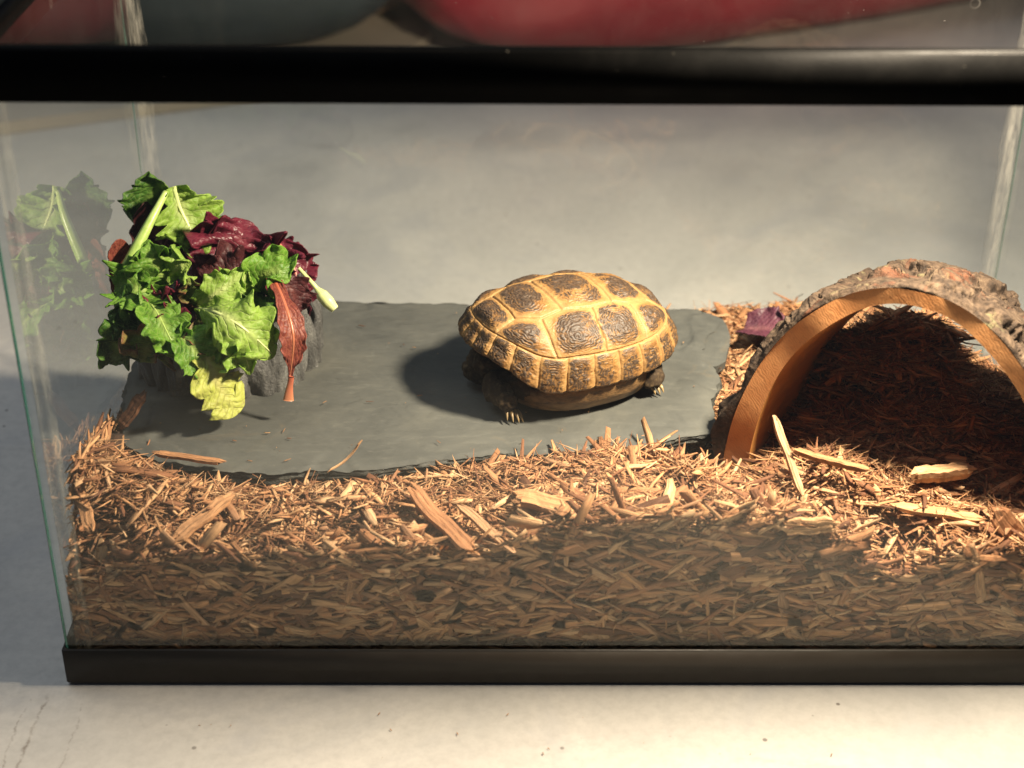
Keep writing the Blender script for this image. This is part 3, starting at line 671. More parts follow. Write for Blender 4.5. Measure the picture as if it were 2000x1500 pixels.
M_stem = mat_stem('pale_stem', (.42, .55, .16), (.26, .42, .08)); M_stem_w = mat_stem('ivory_stem', (.50, .60, .25), (.60, .64, .30)); M_stem_r = mat_stem('red_stem', (.40, .09, .05), (.50, .20, .10))
def leaf(name, label, pts, width, kind, face=(0, -1, .35), ruffle=.25, lobes=5, lobe=.18, cup=.15, seed=1, tip=.35, base=.25, teeth=0., rib=0, ribmat=None, twist=0., k=8):
    """blade swept along a spine; face = the way its upper side looks"""
    nu, nv = 96, 45; S = spline(np.array(pts, float), nu); T = np.gradient(S, axis=0); T /= np.linalg.norm(T, axis=1)[:, None]
    Fv = np.array(face, float)+np.array([.45, 0, .1]); B = np.cross(T, Fv[None]); B /= np.linalg.norm(B, axis=1)[:, None]+1e-9; N = np.cross(B, T)
    u = np.linspace(0, 1, nu); v = np.linspace(-1, 1, nv); r = np.random.default_rng(seed)
    Wp = width*.5*(base+(1-base)*sstep(0, .45, u))*(1-(1-tip)*sstep(.62, 1., u))
    out = np.zeros((nu, nv, 3)); ph = r.uniform(0, 6.28, 6); sd = seed*3.7
    for i in range(nu):
        a = twist*u[i]; Bi = B[i]*math.cos(a)+N[i]*math.sin(a); Ni = N[i]*math.cos(a)-B[i]*math.sin(a)
        side = np.sign(v); av = np.abs(v)
        lb = 1+lobe*1.05*(np.abs(np.sin(u[i]*lobes*3.3+ph[0]+side*1.3))**.7*2-1.35)+lobe*.06*np.sin(u[i]*lobes*11+ph[1]+side*2)
        tt = 1+teeth*.35*(np.abs(((u[i]*lobes*2.3+side*.3+sd) % 1)*2-1)*2-1)
        ww = Wp[i]*lb*tt*(1+.3*(vnoise(np.full(nv, u[i]*5+sd), side*2+5)-.5))
        # ruffles: two wave trains, growing to the margin
        rf = ruffle*width*.5*av**1.6*(np.sin(u[i]*k*6.28*.5+ph[2]+side*1.7+av*1.2)*.55+np.sin(u[i]*k*6.28*.93+ph[3]-side*.8)*.3*av
             +(vnoise(np.full(nv, u[i]*k*.55+sd), v*1.6+9)-.5)*1.0)
        rf2 = (fbm(np.full(nv, u[i]*9+sd), v*5+4, .3, 3)-.5)*width*.06
        rf2 = rf2+width*.012*(np.abs(np.sin((u[i]*9-av*3.2)*3.1416+.3*np.sin(v*9)))-.5)*sstep(.05, .3, av)     # quilting between veins
        rf2 = rf2+ruffle*width*.13*sstep(.5, 1., av)*np.sin(u[i]*k*5.+side*2+3*vnoise(np.full(nv, u[i]*6+sd), side+2.))
        bow = cup*width*.5*av**2
        sh = ruffle*width*.09*av*(vnoise(np.full(nv, u[i]*k*.9+sd+3), side*3+1)-.5)
        cr = (1-.10*av*np.abs(np.sin(u[i]*k*3)))
        out[i] = S[i]+(v*ww*cr)[:, None]*Bi+(rf+rf2+bow)[:, None]*Ni+sh[:, None]*T[i]
    # round off both ends so the tip is not a straight cut
    for j, vv in enumerate(v):
        out[:, j] -= T*(abs(vv)**2*width*.30*sstep(.55, 1, u)*(.7+.6*vnoise(v[j]*2.2+sd, 1.)))[:, None]
    out[..., 0] = np.maximum(out[..., 0], -.2507)
    lv = np.zeros((nu, nv, 3)); lv[..., 0] = u[:, None]; lv[..., 1] = v[None]; lv[..., 2] = r.random()
    o_ = S[0].copy(); me = npmesh(name, out.reshape(-1, 3)-o_, grid_faces(nu, nv), {'lv': lv.reshape(-1, 3)})
    o = link(name, me, ML[kind]); o.location = o_
    md = o.modifiers.new('thickness', 'SOLIDIFY'); md.thickness = .0004; md.offset = 0
    tag(o, label, 'salad leaf', 'salad leaves heaped in the bowl')
    if rib:
        p2 = spline(S[::8]+N[::8]*.0003, 14)-o_; me2 = tube_mesh('midrib', p2, [rib*.62, rib*.5, rib*.32, rib*.12], 8, 0, .35)
        link('midrib', me2, ribmat or M_stem, o)
    return o
lf = leaf
lf('lettuce_leaf', 'dark green smooth leaf standing highest at the back, left of the pale rib', [(-.2250,.192,.1830),(-.2310,.196,.1790),(-.2370,.196,.1680),(-.2390,.192,.1530)], .034, 'dark', (.15,-1,.2), .10, 3, .10, .25, 11, .7, .55)
o = link('lettuce_stalk', tube_mesh('lettuce_stalk', [(-.2230,.180,.1838),(-.2295,.166,.1735),(-.2420,.148,.1525)], [.0017,.0019,.0024,.0030,.0032]), M_stem); tag(o, 'pale green bare stalk slanting down in front of the dark leaf at top left', 'salad leaf', 'salad leaves heaped in the bowl')
lf('lettuce_leaf', 'green leaf half behind the slanting stalk at the top', [(-.2215,.193,.1810),(-.2200,.197,.1700),(-.2215,.196,.1560)], .024, 'green', (-.3,-1,.2), .15, 3, .12, .2, 12, .8, .5)
lf('lettuce_leaf', 'bright green leaf with wide pale rib standing tallest at the top', [(-.2200,.186,.1845),(-.2175,.184,.1730),(-.2120,.180,.1610),(-.2060,.170,.1480)], .040, 'lime', (.1,-1,.3), .28, 4, .20, .25, 14, .6, .26, .10, .0019, M_stem_w)
lf('lettuce_leaf', 'brown black dried leaf curling behind the slanting stalk', [(-.2440,.178,.1500),(-.2350,.185,.1585),(-.2230,.188,.1560),(-.2160,.185,.1360)], .034, 'maroon', (0,-1,.5), .5, 5, .15, .3, 16)
lf('lettuce_leaf', 'brownish red oval leaf at the far left of the heap', [(-.2490,.158,.1180),(-.2500,.158,.1380),(-.2490,.158,.1520),(-.2450,.158,.1665)], .021, 'brownred', (.5,-1,.2), .10, 2, .06, .2, 18, .75, .5)
lf('lettuce_leaf', 'frilly bright green leaf in the upper left of the heap', [(-.2180,.145,.1460),(-.2215,.140,.1570),(-.2250,.140,.1660),(-.2275,.146,.1715)], .031, 'green', (0,-1,.5), .55, 5, .22, -.1, 20)
lf('lettuce_leaf', 'small curled bright green leaf beside the frilly one', [(-.2170,.142,.1530),(-.2110,.138,.1600),(-.2045,.138,.1625)], .022, 'lime', (0,-1,.6), .5, 4, .2, 0, 21)
lf('lettuce_leaf', 'big frilly wine red leaf at the top right of the heap', [(-.1900,.190,.1250),(-.1885,.182,.1430),(-.1850,.180,.1570),(-.1840,.192,.1625)], .058, 'red', (0,-1,.35), .5, 5, .16, .15, 30, .55, .5, .08, 0, None, .2, 11)
lf('lettuce_leaf', 'folded wine red leaf right of the big red one', [(-.1700,.180,.1250),(-.1665,.176,.1430),(-.1670,.184,.1560)], .036, 'red', (.3,-1,.3), .5, 4, .18, .35, 33, .6, .5, .08, .001, M_stem_r)
lf('lettuce_leaf', 'crinkled red leaf edge hanging at the right side of the heap', [(-.1660,.182,.1540),(-.1585,.176,.1440),(-.1535,.168,.1300),(-.1500,.164,.1140)], .022, 'red', (.5,-1,.2), .55, 6, .22, .2, 35, .5, .6, .14, .0012, M_stem_r, .4)
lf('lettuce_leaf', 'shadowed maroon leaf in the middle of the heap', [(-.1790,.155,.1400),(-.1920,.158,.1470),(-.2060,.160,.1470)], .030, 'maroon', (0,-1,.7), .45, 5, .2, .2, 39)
lf('lettuce_leaf', 'crumpled red bit left of the centre of the heap', [(-.2040,.136,.1380),(-.2110,.130,.1440),(-.2190,.132,.1450)], .020, 'red', (0,-1,.6), .8, 4, .25, .1, 41)
lf('lettuce_leaf', 'small red tipped leaf pointing up at the centre of the heap', [(-.2020,.134,.1400),(-.2040,.132,.1490),(-.2055,.134,.1560)], .016, 'mixed', (0,-1,.4), .6, 3, .25, .1, 42)
lf('lettuce_leaf', 'bright red curl under the frilly green leaf', [(-.2280,.136,.1450),(-.2205,.127,.1420),(-.2120,.125,.1390)], .018, 'red', (0,-1,.8), .8, 4, .2, .3, 43)
lf('lettuce_leaf', 'green leaf with rolled rim at the left of the heap', [(-.2220,.140,.1430),(-.2310,.132,.1500),(-.2400,.134,.1500),(-.2460,.140,.1460)], .026, 'green', (0,-1,.7), .5, 4, .15, .45, 45)
lf('lettuce_leaf', 'dark frilly leaf sticking out lowest at the left', [(-.2340,.134,.1340),(-.2400,.124,.1385),(-.2470,.124,.1400)], .028, 'dark', (0,-1,.5), .55, 5, .22, 0, 46)
lf('lettuce_leaf', 'deep green leaf hanging over the bowl rim at the left', [(-.2350,.130,.1400),(-.2400,.118,.1310),(-.2440,.117,.1200),(-.2465,.120,.1120)], .026, 'dark', (0,-1,.2), .6, 5, .25, .1, 47, .5)
lf('lettuce_leaf', 'green leaf with pale glossy bend spilling over the front rim', [(-.2290,.134,.1440),(-.2200,.118,.1430),(-.2130,.108,.1350),(-.2080,.108,.1250)], .027, 'green', (.2,-1,.6), .4, 4, .2, .2, 49, .7, .4, 0, .0009)
lf('lettuce_leaf', 'light green fan-shaped leaf with ribs spreading over the front', [(-.2020,.128,.1410),(-.1900,.112,.1475),(-.1765,.104,.1440),(-.1660,.106,.1320),(-.1610,.108,.1240)], .032, 'lime', (.1,-1,.55), .38, 4, .22, -.1, 52, .75, .14, .2, .0014, M_stem_w)
lf('lettuce_leaf', 'pointed lime leaf tip hanging from the middle of the fan-shaped leaf', [(-.1870,.112,.1450),(-.1780,.104,.1370),(-.1745,.104,.1240),(-.1735,.105,.1150)], .024, 'lime', (.1,-1,.2), .3, 3, .25, .1, 53, .25, .5, .2, .0009, M_stem_w)
lf('lettuce_leaf', 'slim upright lime leaf right of the centre', [(-.1850,.148,.1290),(-.1805,.138,.1450),(-.1770,.140,.1600)], .017, 'lime', (.3,-1,.1), .3, 4, .15, .3, 55, .35, .7, .08, .0011, M_stem_w)
lf('lettuce_leaf', 'toothed green leaf under the red ones at upper right', [(-.1740,.150,.1400),(-.1690,.142,.1530),(-.1610,.142,.1560),(-.1560,.140,.1500)], .026, 'green', (.2,-1,.4), .35, 4, .22, .1, 57, .6, .4, .2)
lf('lettuce_leaf', 'lime leaf lying back above the fan-shaped leaf', [(-.2010,.128,.1430),(-.1920,.126,.1500),(-.1830,.132,.1550),(-.1780,.138,.1590)], .020, 'lime', (0,-1,.6), .25, 3, .18, .2, 58, .4, .5, .1)
lf('lettuce_leaf', 'long brownish red leaf hanging stem down over the right rim of the bowl', [(-.1640,.142,.1520),(-.1560,.122,.1475),(-.1510,.110,.1360),(-.1520,.108,.1230),(-.1545,.108,.1090)], .0135, 'brownred', (.1,-1,.2), .18, 3, .08, .10, 60, .2, .55, .03, .0015, M_stem_r)
o = link('lettuce_stalk', tube_mesh('lettuce_stalk', [(-.1528,.107,.1130),(-.1542,.106,.1060),(-.1550,.105,.1000)], [.0014,.0016,.0022,.0028], flat=.5), M_stem_r); tag(o, 'short reddish stalk end hanging at the bottom of the long red leaf', 'salad leaf', 'salad leaves heaped in the bowl')
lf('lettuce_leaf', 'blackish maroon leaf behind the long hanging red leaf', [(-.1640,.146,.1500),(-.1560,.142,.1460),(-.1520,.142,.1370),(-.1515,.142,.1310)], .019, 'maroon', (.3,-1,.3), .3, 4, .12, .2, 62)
lf('lettuce_leaf', 'yellow green scalloped leaf hanging lowest onto the slate', [(-.1960,.106,.1300),(-.1910,.099,.1190),(-.1860,.098,.1075),(-.1800,.097,.0965)], .027, 'yellow', (.4,-1,.9), .16, 3, .22, -.1, 64, .95, .45)
o = link('lettuce_stalk', tube_mesh('lettuce_stalk', [(-.1540,.170,.1440),(-.1470,.165,.1380),(-.1430,.163,.1335),(-.1390,.160,.1300),(-.1345,.158,.1255)], [.0010,.0012,.0014,.0034,.0036,.0024]), M_stem_w); tag(o, 'pale thick stalk end jutting out at the right of the bowl', 'salad leaf', 'salad leaves heaped in the bowl')
lf('lettuce_leaf', 'smooth mid green folded leaf at the front of the bowl', [(-.2130,.116,.1350),(-.2020,.104,.1330),(-.1960,.102,.1240),(-.1930,.103,.1130)], .027, 'green', (.1,-1,.35), .18, 3, .12, .2, 66, .7, .5)
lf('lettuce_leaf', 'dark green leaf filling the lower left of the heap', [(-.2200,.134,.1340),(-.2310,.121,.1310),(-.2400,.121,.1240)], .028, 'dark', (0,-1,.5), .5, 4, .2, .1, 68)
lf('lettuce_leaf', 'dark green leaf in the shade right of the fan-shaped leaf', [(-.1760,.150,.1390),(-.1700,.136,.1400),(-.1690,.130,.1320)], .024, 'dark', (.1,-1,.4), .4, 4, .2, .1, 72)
lf('lettuce_leaf', 'olive leaf with red flush behind the folded green one', [(-.2010,.128,.1360),(-.1930,.112,.1320),(-.1880,.108,.1200)], .024, 'mixed', (.2,-1,.3), .3, 3, .2, .1, 74)
lf('lettuce_leaf', 'olive green leaf under the left end of the heap', [(-.2180,.124,.1290),(-.2260,.113,.1260),(-.2300,.113,.1180)], .030, 'mixed', (0,-1,.3), .45, 4, .2, .1, 78)
lf('lettuce_leaf', 'purple leaf lying on the chips beside the log at the back', [(.096,.214,.0850),(.108,.206,.0890),(.122,.200,.0900)], .030, 'purple', (0,-.5,1), .08, 2, .03, .35, 80, .7, .6, k=3)

# ------------------------------------------------------------------ half log
def build_log():
    psi = R(24); cx0, cy0 = .1445, .053; Lg = .104
    root = empty('half_log_hide', (cx0, cy0, .062), -psi); tag(root, 'hollow half log hide with rough bark, its arch opening towards the camera', 'log hide')
    # local: x across, y along the axis to the back, z up
    rx, rz = .0835, .128; n = 220; m = 40
    th = np.linspace(-.12, np.pi+.12, n)      # 0 = right foot, pi = left foot
    def thick(t): return .0080+.0042*sstep(.45, .98, t/np.pi)+.002*sstep(.25, .0, t/np.pi)+.0006*np.sin(t*7)
    def inner(t, y):
        q = 1-.30*(y/Lg); w_ = rx*(1-.14*y/Lg)
        return np.stack([(w_-thick(t))*np.cos(t), np.full_like(t, y)+0*t, (rz*q-thick(t))*np.sin(t)], -1)
    def outer(t, y):
        q = 1-.30*(y/Lg); w_ = rx*(1-.14*y/Lg)
        lump = .0085*np.exp(-((t-np.pi*.93)/.17)**2)*np.exp(-(y/.03)**2)*0
        return np.stack([(w_+lump)*np.cos(t), np.full_like(t, y), (rz*q)*np.sin(t)+0*lump], -1)
    wob = .0008*np.sin(th*11)+.0010*(vnoise(th*6, 1.+0*th)-.5)
    # sawn front face ring
    ys = wob-.0004; I = inner(th, 0.); O = outer(th, 0.); I[:, 1] += ys; O[:, 1] += ys
    k = 7; V = np.stack([I+(O-I)*q for q in np.linspace(0, 1, k)], 1)
    V[:, 1:-1, 1] += (fbm(V[:, 1:-1, 0]*300, V[:, 1:-1, 2]*300, .5)-.5)*.0003
    link('sawn_face', npmesh('sawn_face', V.reshape(-1, 3), grid_faces(n, k)), M_cut, root)
    yy = np.linspace(0, Lg, m)
    V = np.stack([inner(th, y) for y in yy], 1); V[:, 0, 1] += ys; V += ((fbm(V[..., 0]*60, V[..., 1]*30, V[..., 2]*60)-.5)*.0014)[..., None]*np.array([1, 0, 1]) * (yy > 0)[None, :, None]
    link('inner_wall', npmesh('inner_wall', V.reshape(-1, 3), grid_faces(n, m)), M_inner, root)
    Ib = inner(th, Lg); Ob = outer(th, Lg); V = np.stack([Ib+(Ob-Ib)*q for q in np.linspace(0, 1, 4)], 1); link('sawn_face', npmesh('sawn_face', V.reshape(-1, 3), grid_faces(n, 4)[:, ::-1]), M_cut, root)
    # bark: fine grid with deep plates
    n2, m2 = 620, 220; t2 = np.linspace(-.12, np.pi+.12, n2); y2 = np.linspace(-.0004, Lg+.001, m2)
    T2, Y2 = np.meshgrid(t2, y2, indexing='ij'); B = np.stack([outer(t2, y) for y in y2], 1); Nn = np.stack([np.cos(T2), 0*T2, np.sin(T2)*.75], -1)
    arc = T2*.1; a1 = fbm(arc*130, Y2*60, .3, 5); a2 = fbm(arc*55+7, Y2*38, .9, 3); cr = np.abs(fbm(arc*110+3, Y2*55+2, 1.7, 4)-.5)
    hgt_ = .0025+.0070*sstep(.42, .60, a2)*sstep(0, .014, Y2)+.0036*(a1-.4)-.0050*sstep(.035, 0, cr)*sstep(0, .006, Y2)
    plates = np.floor(fbm(arc*80+1, Y2*50+6, 2.5, 3)*9)/9; hgt_ = hgt_+.0055*(plates-.45)
    rim = sstep(0, .004, Y2); hgt_ = np.maximum(hgt_*(.25+.75*rim), .0002)+.0012*(vnoise(T2*40, 3.+0*T2)-.5)*(1-rim)
    hgt_ *= (.55+.45*np.sin(np.clip(T2, 0, np.pi)))
    hgt_ = hgt_+.0085*np.exp(-((T2-np.pi*.93)/.16)**2)*np.exp(-(Y2/.04)**2)*sstep(-.0004, .0012, Y2)*(.75+.5*a1)+.0016*sstep(0, .0008, Y2)*np.sin(np.clip(T2, 0, np.pi))
    V = B+Nn*np.maximum(hgt_, .0001)[..., None]; V[..., 1] = Y2+(vnoise(arc*160, Y2*120, 4.+0*Y2)-.5)*.0020*rim+np.interp(T2, th, wob)*(1-rim)
    V[:, 0] = B[:, 0]+Nn[:, 0]*.0001
    link('bark', npmesh('bark', V.reshape(-1, 3), grid_faces(n2, m2)[:, ::-1]), M_bark, root)
build_log()

# ------------------------------------------------------------------ tortoise
def build_tortoise():
    ang = R(205); tc = (-.0105, .1480, .0874)
    root = empty('tortoise', tc, ang); tag(root, 'yellow brown tortoise with dark patched domed shell resting on the slate, head tucked in', 'tortoise')
    A_, B_, Hh = .0565, .0440, .0575
    nphi, nth = 620, 190
    phi = np.linspace(0, 2*np.pi, nphi, endpoint=False); q = np.linspace(0, 1, nth)**.92; q[0] = .0015
    PH, Q = np.meshgrid(phi, q, indexing='ij')
    def zr(ph): # height of the rim above the slab
        c = np.cos(ph); return .0210+.0160*sstep(.50, .97, c)+.0040*np.clip(-c, 0, 1)**3
    ang_q = Q*np.pi/2
    rho = np.sin(ang_q)**.91; hz = np.cos(ang_q)**.81
    # marginals: steep wall then a slight flare at front and back
    flare = sstep(.86, 1., Q)*(.012+.04*np.abs(np.cos(PH))**3)
    sup = (np.abs(np.cos(PH))**2.35+np.abs(np.sin(PH))**2.35)**(-1/2.35)
    X = A_*rho*(1+flare)*sup*np.cos(PH)-.0015; Y = B_*rho*(1+flare)*sup*np.sin(PH)
    Z = zr(PH)+(Hh*(1-.07*np.clip(-X/A_, 0, 1)+.03*np.clip(X/A_, 0, 1))-zr(PH))*hz
    # scute map on the unrolled disc
    u = Q*np.cos(PH); v = Q*np.sin(PH); ID = np.zeros(Q.shape, int); E = np.zeros(Q.shape); CXm = np.zeros(Q.shape); CYm = np.zeros(Q.shape)
    jx = (vnoise(u*9+3, v*9+3, .5)-.5)*.022; jy = (vnoise(u*9+13, v*9+3, .5)-.5)*.022; uu, vv = u+jx, v+jy
    seeds = [(.61, 0), (.31, 0), (.0, 0), (-.30, 0), (-.62, 0)]+[(x_, s_*y_) for s_ in (1, -1) for (x_, y_) in ((.50, .475), (.15, .53), (-.17, .53), (-.47, .46))]
    wts = [0, 0, 0, 0, 0]+[0]*8
    d = np.stack([np.hypot(uu-a, vv-b)-w_ for (a, b), w_ in zip(seeds, wts)], -1); so = np.argsort(d, -1); i1 = so[..., 0]; i2 = so[..., 1]
    d1 = np.take_along_axis(d, i1[..., None], -1)[..., 0]; d2 = np.take_along_axis(d, i2[..., None], -1)[..., 0]
    sd = np.array(seeds); sep = np.hypot(sd[i1, 0]-sd[i2, 0], sd[i1, 1]-sd[i2, 1])
    QM = .745; qj = Q+jx*.7; eQ = QM-qj
    D1 = np.stack([(d[..., k_]**2-d1**2)/(2*np.maximum(np.hypot(sd[i1, 0]-sd[k_, 0], sd[i1, 1]-sd[k_, 1]), .05))+(i1 == k_)*9 for k_ in range(13)]+[eQ], -1)
    eV = D1.min(-1); kk = 26.; eS = np.maximum(-np.log(np.exp(-kk*np.maximum(D1, 0)).sum(-1))/kk, 0)
    inner_ = qj < QM; ID = np.where(inner_, i1, 0); E = np.where(inner_, np.minimum(eV, eQ), 0); ES = np.where(inner_, eS, 0)
    nm = 24; edges = (PH+np.pi/nm+jx*.6) % (2*np.pi); mi = np.floor(edges/(2*np.pi/nm)).astype(int); fm = edges/(2*np.pi/nm)-mi
    m1, m2, m3 = fm*.23, (1-fm)*.23, np.maximum(qj-QM, 0); eM = np.minimum(np.minimum(m1, m2), m3); eMS = np.maximum(-np.log(np.exp(-60*m1)+np.exp(-60*m2)+np.exp(-60*m3))/60, 0)
    ID = np.where(inner_, ID, 13+mi); E = np.where(inner_, E, eM); ES = np.where(inner_, ES, eMS)
    # growth rings and raised centres
    nz = fbm(u*14+5, v*14+5, .7, 4)
    per = np.where(inner_, 62., 85.); ringp = ES*per+nz*4.0+1.5*fbm(u*30, v*30, 6.1, 2)
    ring = .5+.5*np.cos(2*np.pi*ringp); ring = ring**.7
    amp = np.where(inner_, .00024, .00026)*sstep(.008, .04, ES)*(1-.65*sstep(.12, .18, ES))*(.4+1.1*fbm(u*10+1, v*10+1, 4.2, 2))
    up = np.where(inner_, sstep(0, .15, ES)*.0021, sstep(0, .06, ES)*.0006)
    seamg = -.0009*sstep(.012, 0, E)
    disp = up+amp*(ring-.5)*2+seamg+(nz-.5)*.0010
    P = np.stack([X, Y, Z], -1)
    dU = np.roll(P, -1, 0)-np.roll(P, 1, 0); dV = np.gradient(P, axis=1); Nn = np.cross(dV, dU); Nn /= np.linalg.norm(Nn, axis=-1)[..., None]+1e-12
    if (Nn[:, nth//2, 2].mean()) < 0: Nn = -Nn
    Nn[:, :3] = (0, 0, 1)
    P = P+Nn*disp[..., None]
    # dark patches: centre of each costal and vertebral, lower front corner of each marginal; scale by how well marked
    r_ = np.random.default_rng(5)
    cidx = np.where(inner_, i1, 0); cxs = sd[cidx, 0]; cys = sd[cidx, 1]; sgn = np.sign(cys)
    # areola sits towards the crown; ring streaks spread to the margin side
    n4 = fbm(u*7+4, v*7+1, 2.9, 4); e_in = sstep(.004, .046, ES+.085*(n4-.5))
    yel = sstep(.55, .75, fbm(u*6+2, v*6+8, 1.9, 3))
    dkc = e_in*(.70+.42*(ring-.5)*sstep(.13, .06, ES))-.42*yel
    lowpart = np.clip((np.abs(v)-np.abs(cys))/.16, 0, 1); dkc = dkc-np.where(np.abs(cys) > 0, lowpart*.18, 0)+sstep(.09, .13, ES)*.16
    mfx = fm if True else fm
    side = np.sin(PH)
    lead = np.where(side > 0, mfx, 1-mfx)            # which half of the marginal looks forward
    dkm = sstep(.006, .026, ES+.02*(n4-.5))*(.62+.40*(ring-.5))*sstep(1.05, .6, lead)-.25*yel
    dk = np.where(inner_, dkc, dkm)
    V = P.reshape(-1, 3); Fq = grid_faces(nphi, nth, True, False)
    if True: Fq = Fq
    fid = ID.reshape(-1)[Fq[:, 0]]
    at = {'dark': dk.reshape(-1), 'ring': (ring*sstep(.004, .03, ES)*(1-.5*sstep(.12, .16, ES))+(1-sstep(.004, .03, ES))).reshape(-1), 'seam': E.reshape(-1)}
    cara = empty('carapace'); cara.parent = root
    # full-vertex normals come out smooth inside each scute; seams are real grooves between scutes
    for s_ in range(13+nm):
        sel = Fq[fid == s_]
        if not len(sel): continue
        us, inv = np.unique(sel, return_inverse=True); sel = inv.reshape(-1, 4)
        me = npmesh('scute', V[us], sel[:, ::-1], {k_: a_[us] for k_, a_ in at.items()})
        # fix orientation
        if me.polygons[0].normal.z < 0 and s_ < 5: me.flip_normals()
        link('scute', me, M_shell, cara)
    # rolled rim lip and dark underside
    rimo = P[:, -1]; c0 = np.array([0, 0, 0]); lip = [rimo, rimo*np.array([.985, .985, 1])-np.array([0, 0, .0012]), rimo*np.array([.94, .94, 1])+np.array([0, 0, .0006]), rimo*np.array([.80, .80, 1])+np.array([0, 0, .006]), rimo*np.array([.4, .4, 1])+np.array([0, 0, .014])]
    Lp = np.stack(lip, 1); me = npmesh('shell_lip', Lp.reshape(-1, 3), grid_faces(nphi, len(lip), True, False)); link('shell_lip', me, M_plas, cara)
    # plastron and bridge
    n = 200; a = np.linspace(0, 2*np.pi, n, endpoint=False); lay = []
    for (sx, sy, z_, wgt) in ((.70, .93, None, 1), (.72, .95, .017, 0), (.74, .93, .011, 0), (.72, .85, .0045, 0), (.66, .74, .0018, 0), (.55, .60, .0006, 0), (.02, .02, .0004, 0)):
        sup_ = (np.abs(np.cos(a))**2.6+np.abs(np.sin(a))**2.6)**(-1/2.6)
        zz = (np.interp(np.abs(np.cos(a)), [0, .6, 1], [.0205, .0200, .011])) if z_ is None else np.minimum(z_, .0200)+0*a
        lay.append(np.stack([A_*sx*sup_*np.cos(a)-.002, B_*sy*sup_*np.sin(a), zz+(fbm(np.cos(a)*4+5, np.sin(a)*4+5, zz*90)-.5)*.0016*(z_ is None or z_ > .002)], 1))
    Pl = np.stack(lay, 1); link('plastron', npmesh('plastron', Pl.reshape(-1, 3), grid_faces(n, len(lay), True, False)), M_plas, root)
    # body: one continuous skin
    J = {'pelvis': (-.015, 0, .020, .020, .014), 'chest': (.020, 0, .022, .020, .014), 'neck': (.038, 0, .022, .012, .010), 'head': (.047, -.001, .021, .010, .009), 'snout': (.053, -.001, .018, .006, .005),
         'shL': (.028, .022, .017, .010, .010), 'elL': (.050, .007, .012, .0085, .010), 'foL': (.047, .020, .015, .0068, .0070), 'paL': (.0430, .0262, .0065, .0075, .0050),
         'shR': (.028, -.022, .017, .010, .010), 'elR': (.044, -.012, .012, .011, .012), 'paR': (.050, -.024, .005, .006, .0045),
         'hiL': (-.030, .024, .014, .009, .009), 'knL': (-.036, .030, .012, .0080, .0070), 'pbL': (-.0372, .0355, .0065, .0070, .0052),
         'hiR': (-.030, -.024, .014, .009, .009), 'pbR': (-.038, -.036, .005, .0065, .005), 'tail': (-.055, 0, .010, .003, .003)}
    Ed = [('pelvis', 'chest'), ('chest', 'neck'), ('neck', 'head'), ('head', 'snout'), ('chest', 'shL'), ('shL', 'elL'), ('elL', 'foL'), ('foL', 'paL'), ('chest', 'shR'), ('shR', 'elR'), ('elR', 'paR'),
          ('pelvis', 'hiL'), ('hiL', 'knL'), ('knL', 'pbL'), ('pelvis', 'hiR'), ('hiR', 'pbR'), ('pelvis', 'tail')]
    ks = list(J); me = bpy.data.meshes.new('body'); me.from_pydata([J[k][:3] for k in ks], [(ks.index(a), ks.index(b)) for a, b in Ed], []); me.update()
    o = link('body', me, M_skin, root, False); md = o.modifiers.new('skin', 'SKIN'); sub = o.modifiers.new('sub', 'SUBSURF'); sub.levels = sub.render_levels = 3
    md.use_smooth_shade = True
    for k, sv in zip(ks, me.skin_vertices[0].data): sv.radius = J[k][3:5]; sv.use_root = (k == 'pelvis')
    tx = bpy.data.textures.new('scaly', 'VORONOI'); tx.noise_scale = .0045; dm = o.modifiers.new('scales', 'DISPLACE'); dm.texture = tx; dm.strength = .0042; dm.mid_level = .5
    def claw(p, dr, L, r0):
        dr = np.array(dr, float); dr /= np.linalg.norm(dr); p = np.array(p, float)
        me = tube_mesh('claw', [p, p+dr*L*.45+np.array([0, 0, .0006]), p+dr*L*.8, p+dr*L-np.array([0, 0, .0006])], [r0, r0*.95, r0*.6, r0*.12], 8, 0, .8); link('claw', me, M_claw, root)
    for i, (px, py, dx, dy) in enumerate(((.0462, .0268, .35, 1), (.0445, .0282, .18, 1), (.0424, .0285, .0, 1), (.0404, .0277, -.12, 1))):
        claw((px, py-.004, .0066-.0008*i), (dx, dy, -.55), .0070, .0011)
    for i, (px, py) in enumerate(((-.0345, .0385), (-.0370, .0390), (-.0395, .0385))): claw((px, py-.0060, .0055), (-.1, 1, -.5), .0056, .0011)
build_tortoise()

# ------------------------------------------------------------------ things lying behind the tank
def blob(name, label, cat, loc, rz, dims_, mat, seed, p=3.2, wr=.06, taper=0.):
    """superellipsoid body with folds, sitting on the floor"""
    n, m = 120, 60; th = np.linspace(0, 2*np.pi, n, endpoint=False); ph = np.linspace(-np.pi/2, np.pi/2, m); T, Pp = np.meshgrid(th, ph, indexing='ij')
    f = lambda w_, e: np.sign(w_)*np.abs(w_)**e
    e = 2/p; X = f(np.cos(Pp), e)*f(np.cos(T), e); Y = f(np.cos(Pp), e)*f(np.sin(T), e); Z = f(np.sin(Pp), e)
    k = 1+wr*(fbm(X*2+seed, Y*2+seed, Z*2+5)-.5)*2; X = X*(1-taper*(Z*.5+.5))
    V = np.stack([X*dims_[0]/2*k, Y*dims_[1]/2*k, (Z+1)*dims_[2]/2], -1)
    o = link(name, npmesh(name, V.reshape(-1, 3), grid_faces(n, m, True, False)), mat); o.location = loc; o.rotation_euler = (0, 0, rz); return tag(o, label, cat)
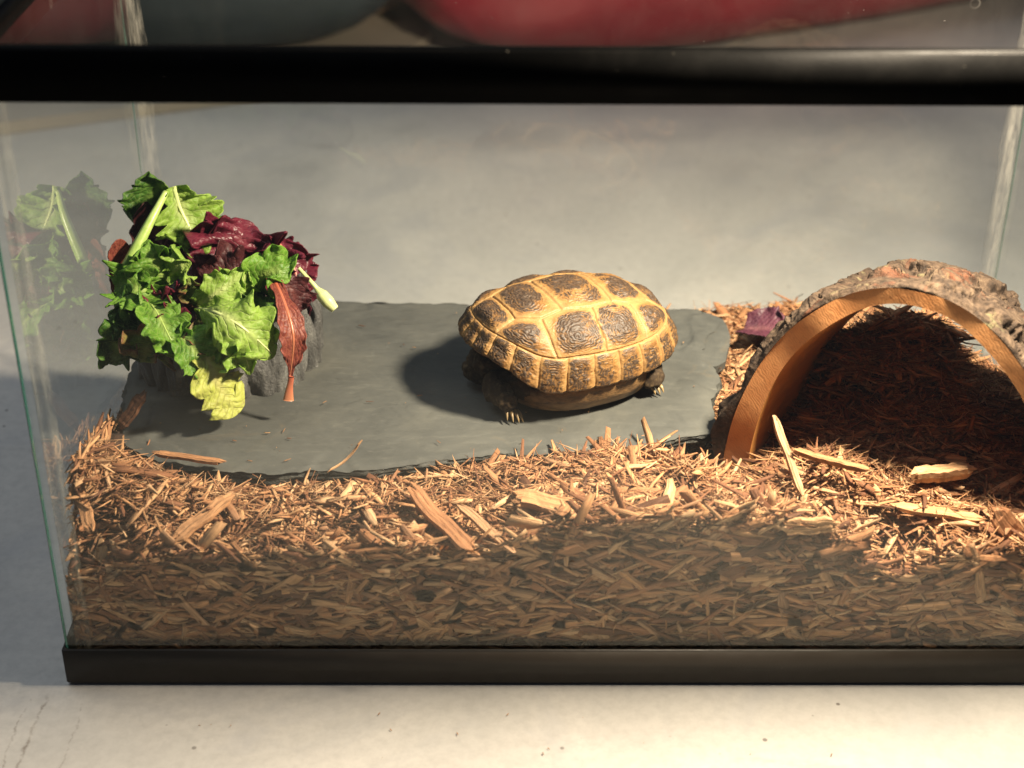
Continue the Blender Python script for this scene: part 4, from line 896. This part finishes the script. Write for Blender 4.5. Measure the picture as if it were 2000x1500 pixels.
M_red = mat_cloth('red_plastic', (.16, .009, .016), (.27, .015, .025), .45, 5); M_teal = mat_cloth('dark_fabric', (.010, .018, .022), (.022, .036, .042), .8, 7)
M_dred = mat_cloth('dull_red_cloth', (.07, .012, .014), (.13, .028, .030), .8, 5); M_card = mat_cloth('beige_board', (.36, .31, .24), (.46, .40, .32), .7, 10); M_grey = mat_cloth('grey_fabric', (.22, .23, .25), (.38, .38, .39), .8, 12); M_brown = mat_cloth('brown_leather', (.20, .12, .08), (.35, .24, .17), .6, 12)
# long red hull-like tub, near end rounded, long side running back to the right
blob('red_tub', 'blurred dark red rounded plastic tub lying behind the tank', 'tub', (.225, 1.195, 0), R(27), (.86, .42, .30), M_red, 3.1, 4.5, .05)
blob('dark_bag', 'blurred blackish teal bag on the floor behind the tank, left of the red tub', 'bag', (-.375, 1.02, .012), R(5), (.46, .30, .30), M_teal, 8.4, 3.4, .10)
blob('red_bag', 'blurred dull red bag seen through the left glass at the top corner', 'bag', (-.70, 1.14, .012), R(-8), (.17, .24, .26), M_dred, 5.4, 3.4, .10)
blob('grey_bag', 'blurred grey bundle at the top left corner beyond the tank', 'bag', (-.86, 1.10, .012), R(8), (.16, .24, .26), M_grey, 2.4, 3.0, .14)
blob('brown_shoe', 'blurred brown and grey shoe between the dark bag and the red tub', 'shoe', (-.170, 1.13, .012), R(75), (.20, .08, .09), M_brown, 7.7, 2.6, .16)
bm = bmesh.new(); 
for (x, y) in ((-1.1, .52), (-.52, .735), (-.165, .885), (-.115, 1.02), (-.25, 1.5), (-1.3, 1.5)): bm.verts.new((x, y, .0))
bm.verts.ensure_lookup_table(); f0 = bm.faces.new(bm.verts); r0 = bmesh.ops.extrude_face_region(bm, geom=[f0])
bmesh.ops.translate(bm, verts=[v for v in r0['geom'] if isinstance(v, bmesh.types.BMVert)], vec=(0, 0, .011)); bmesh.ops.recalc_face_normals(bm, faces=bm.faces)
me = bpy.data.meshes.new('cardboard_sheet'); bm.to_mesh(me); bm.free(); o = link('cardboard_sheet', me, M_card, None, False); o.location = (0, 0, .0008)
tag(o, 'beige board lying flat on the floor behind the tank at the upper left', 'board')
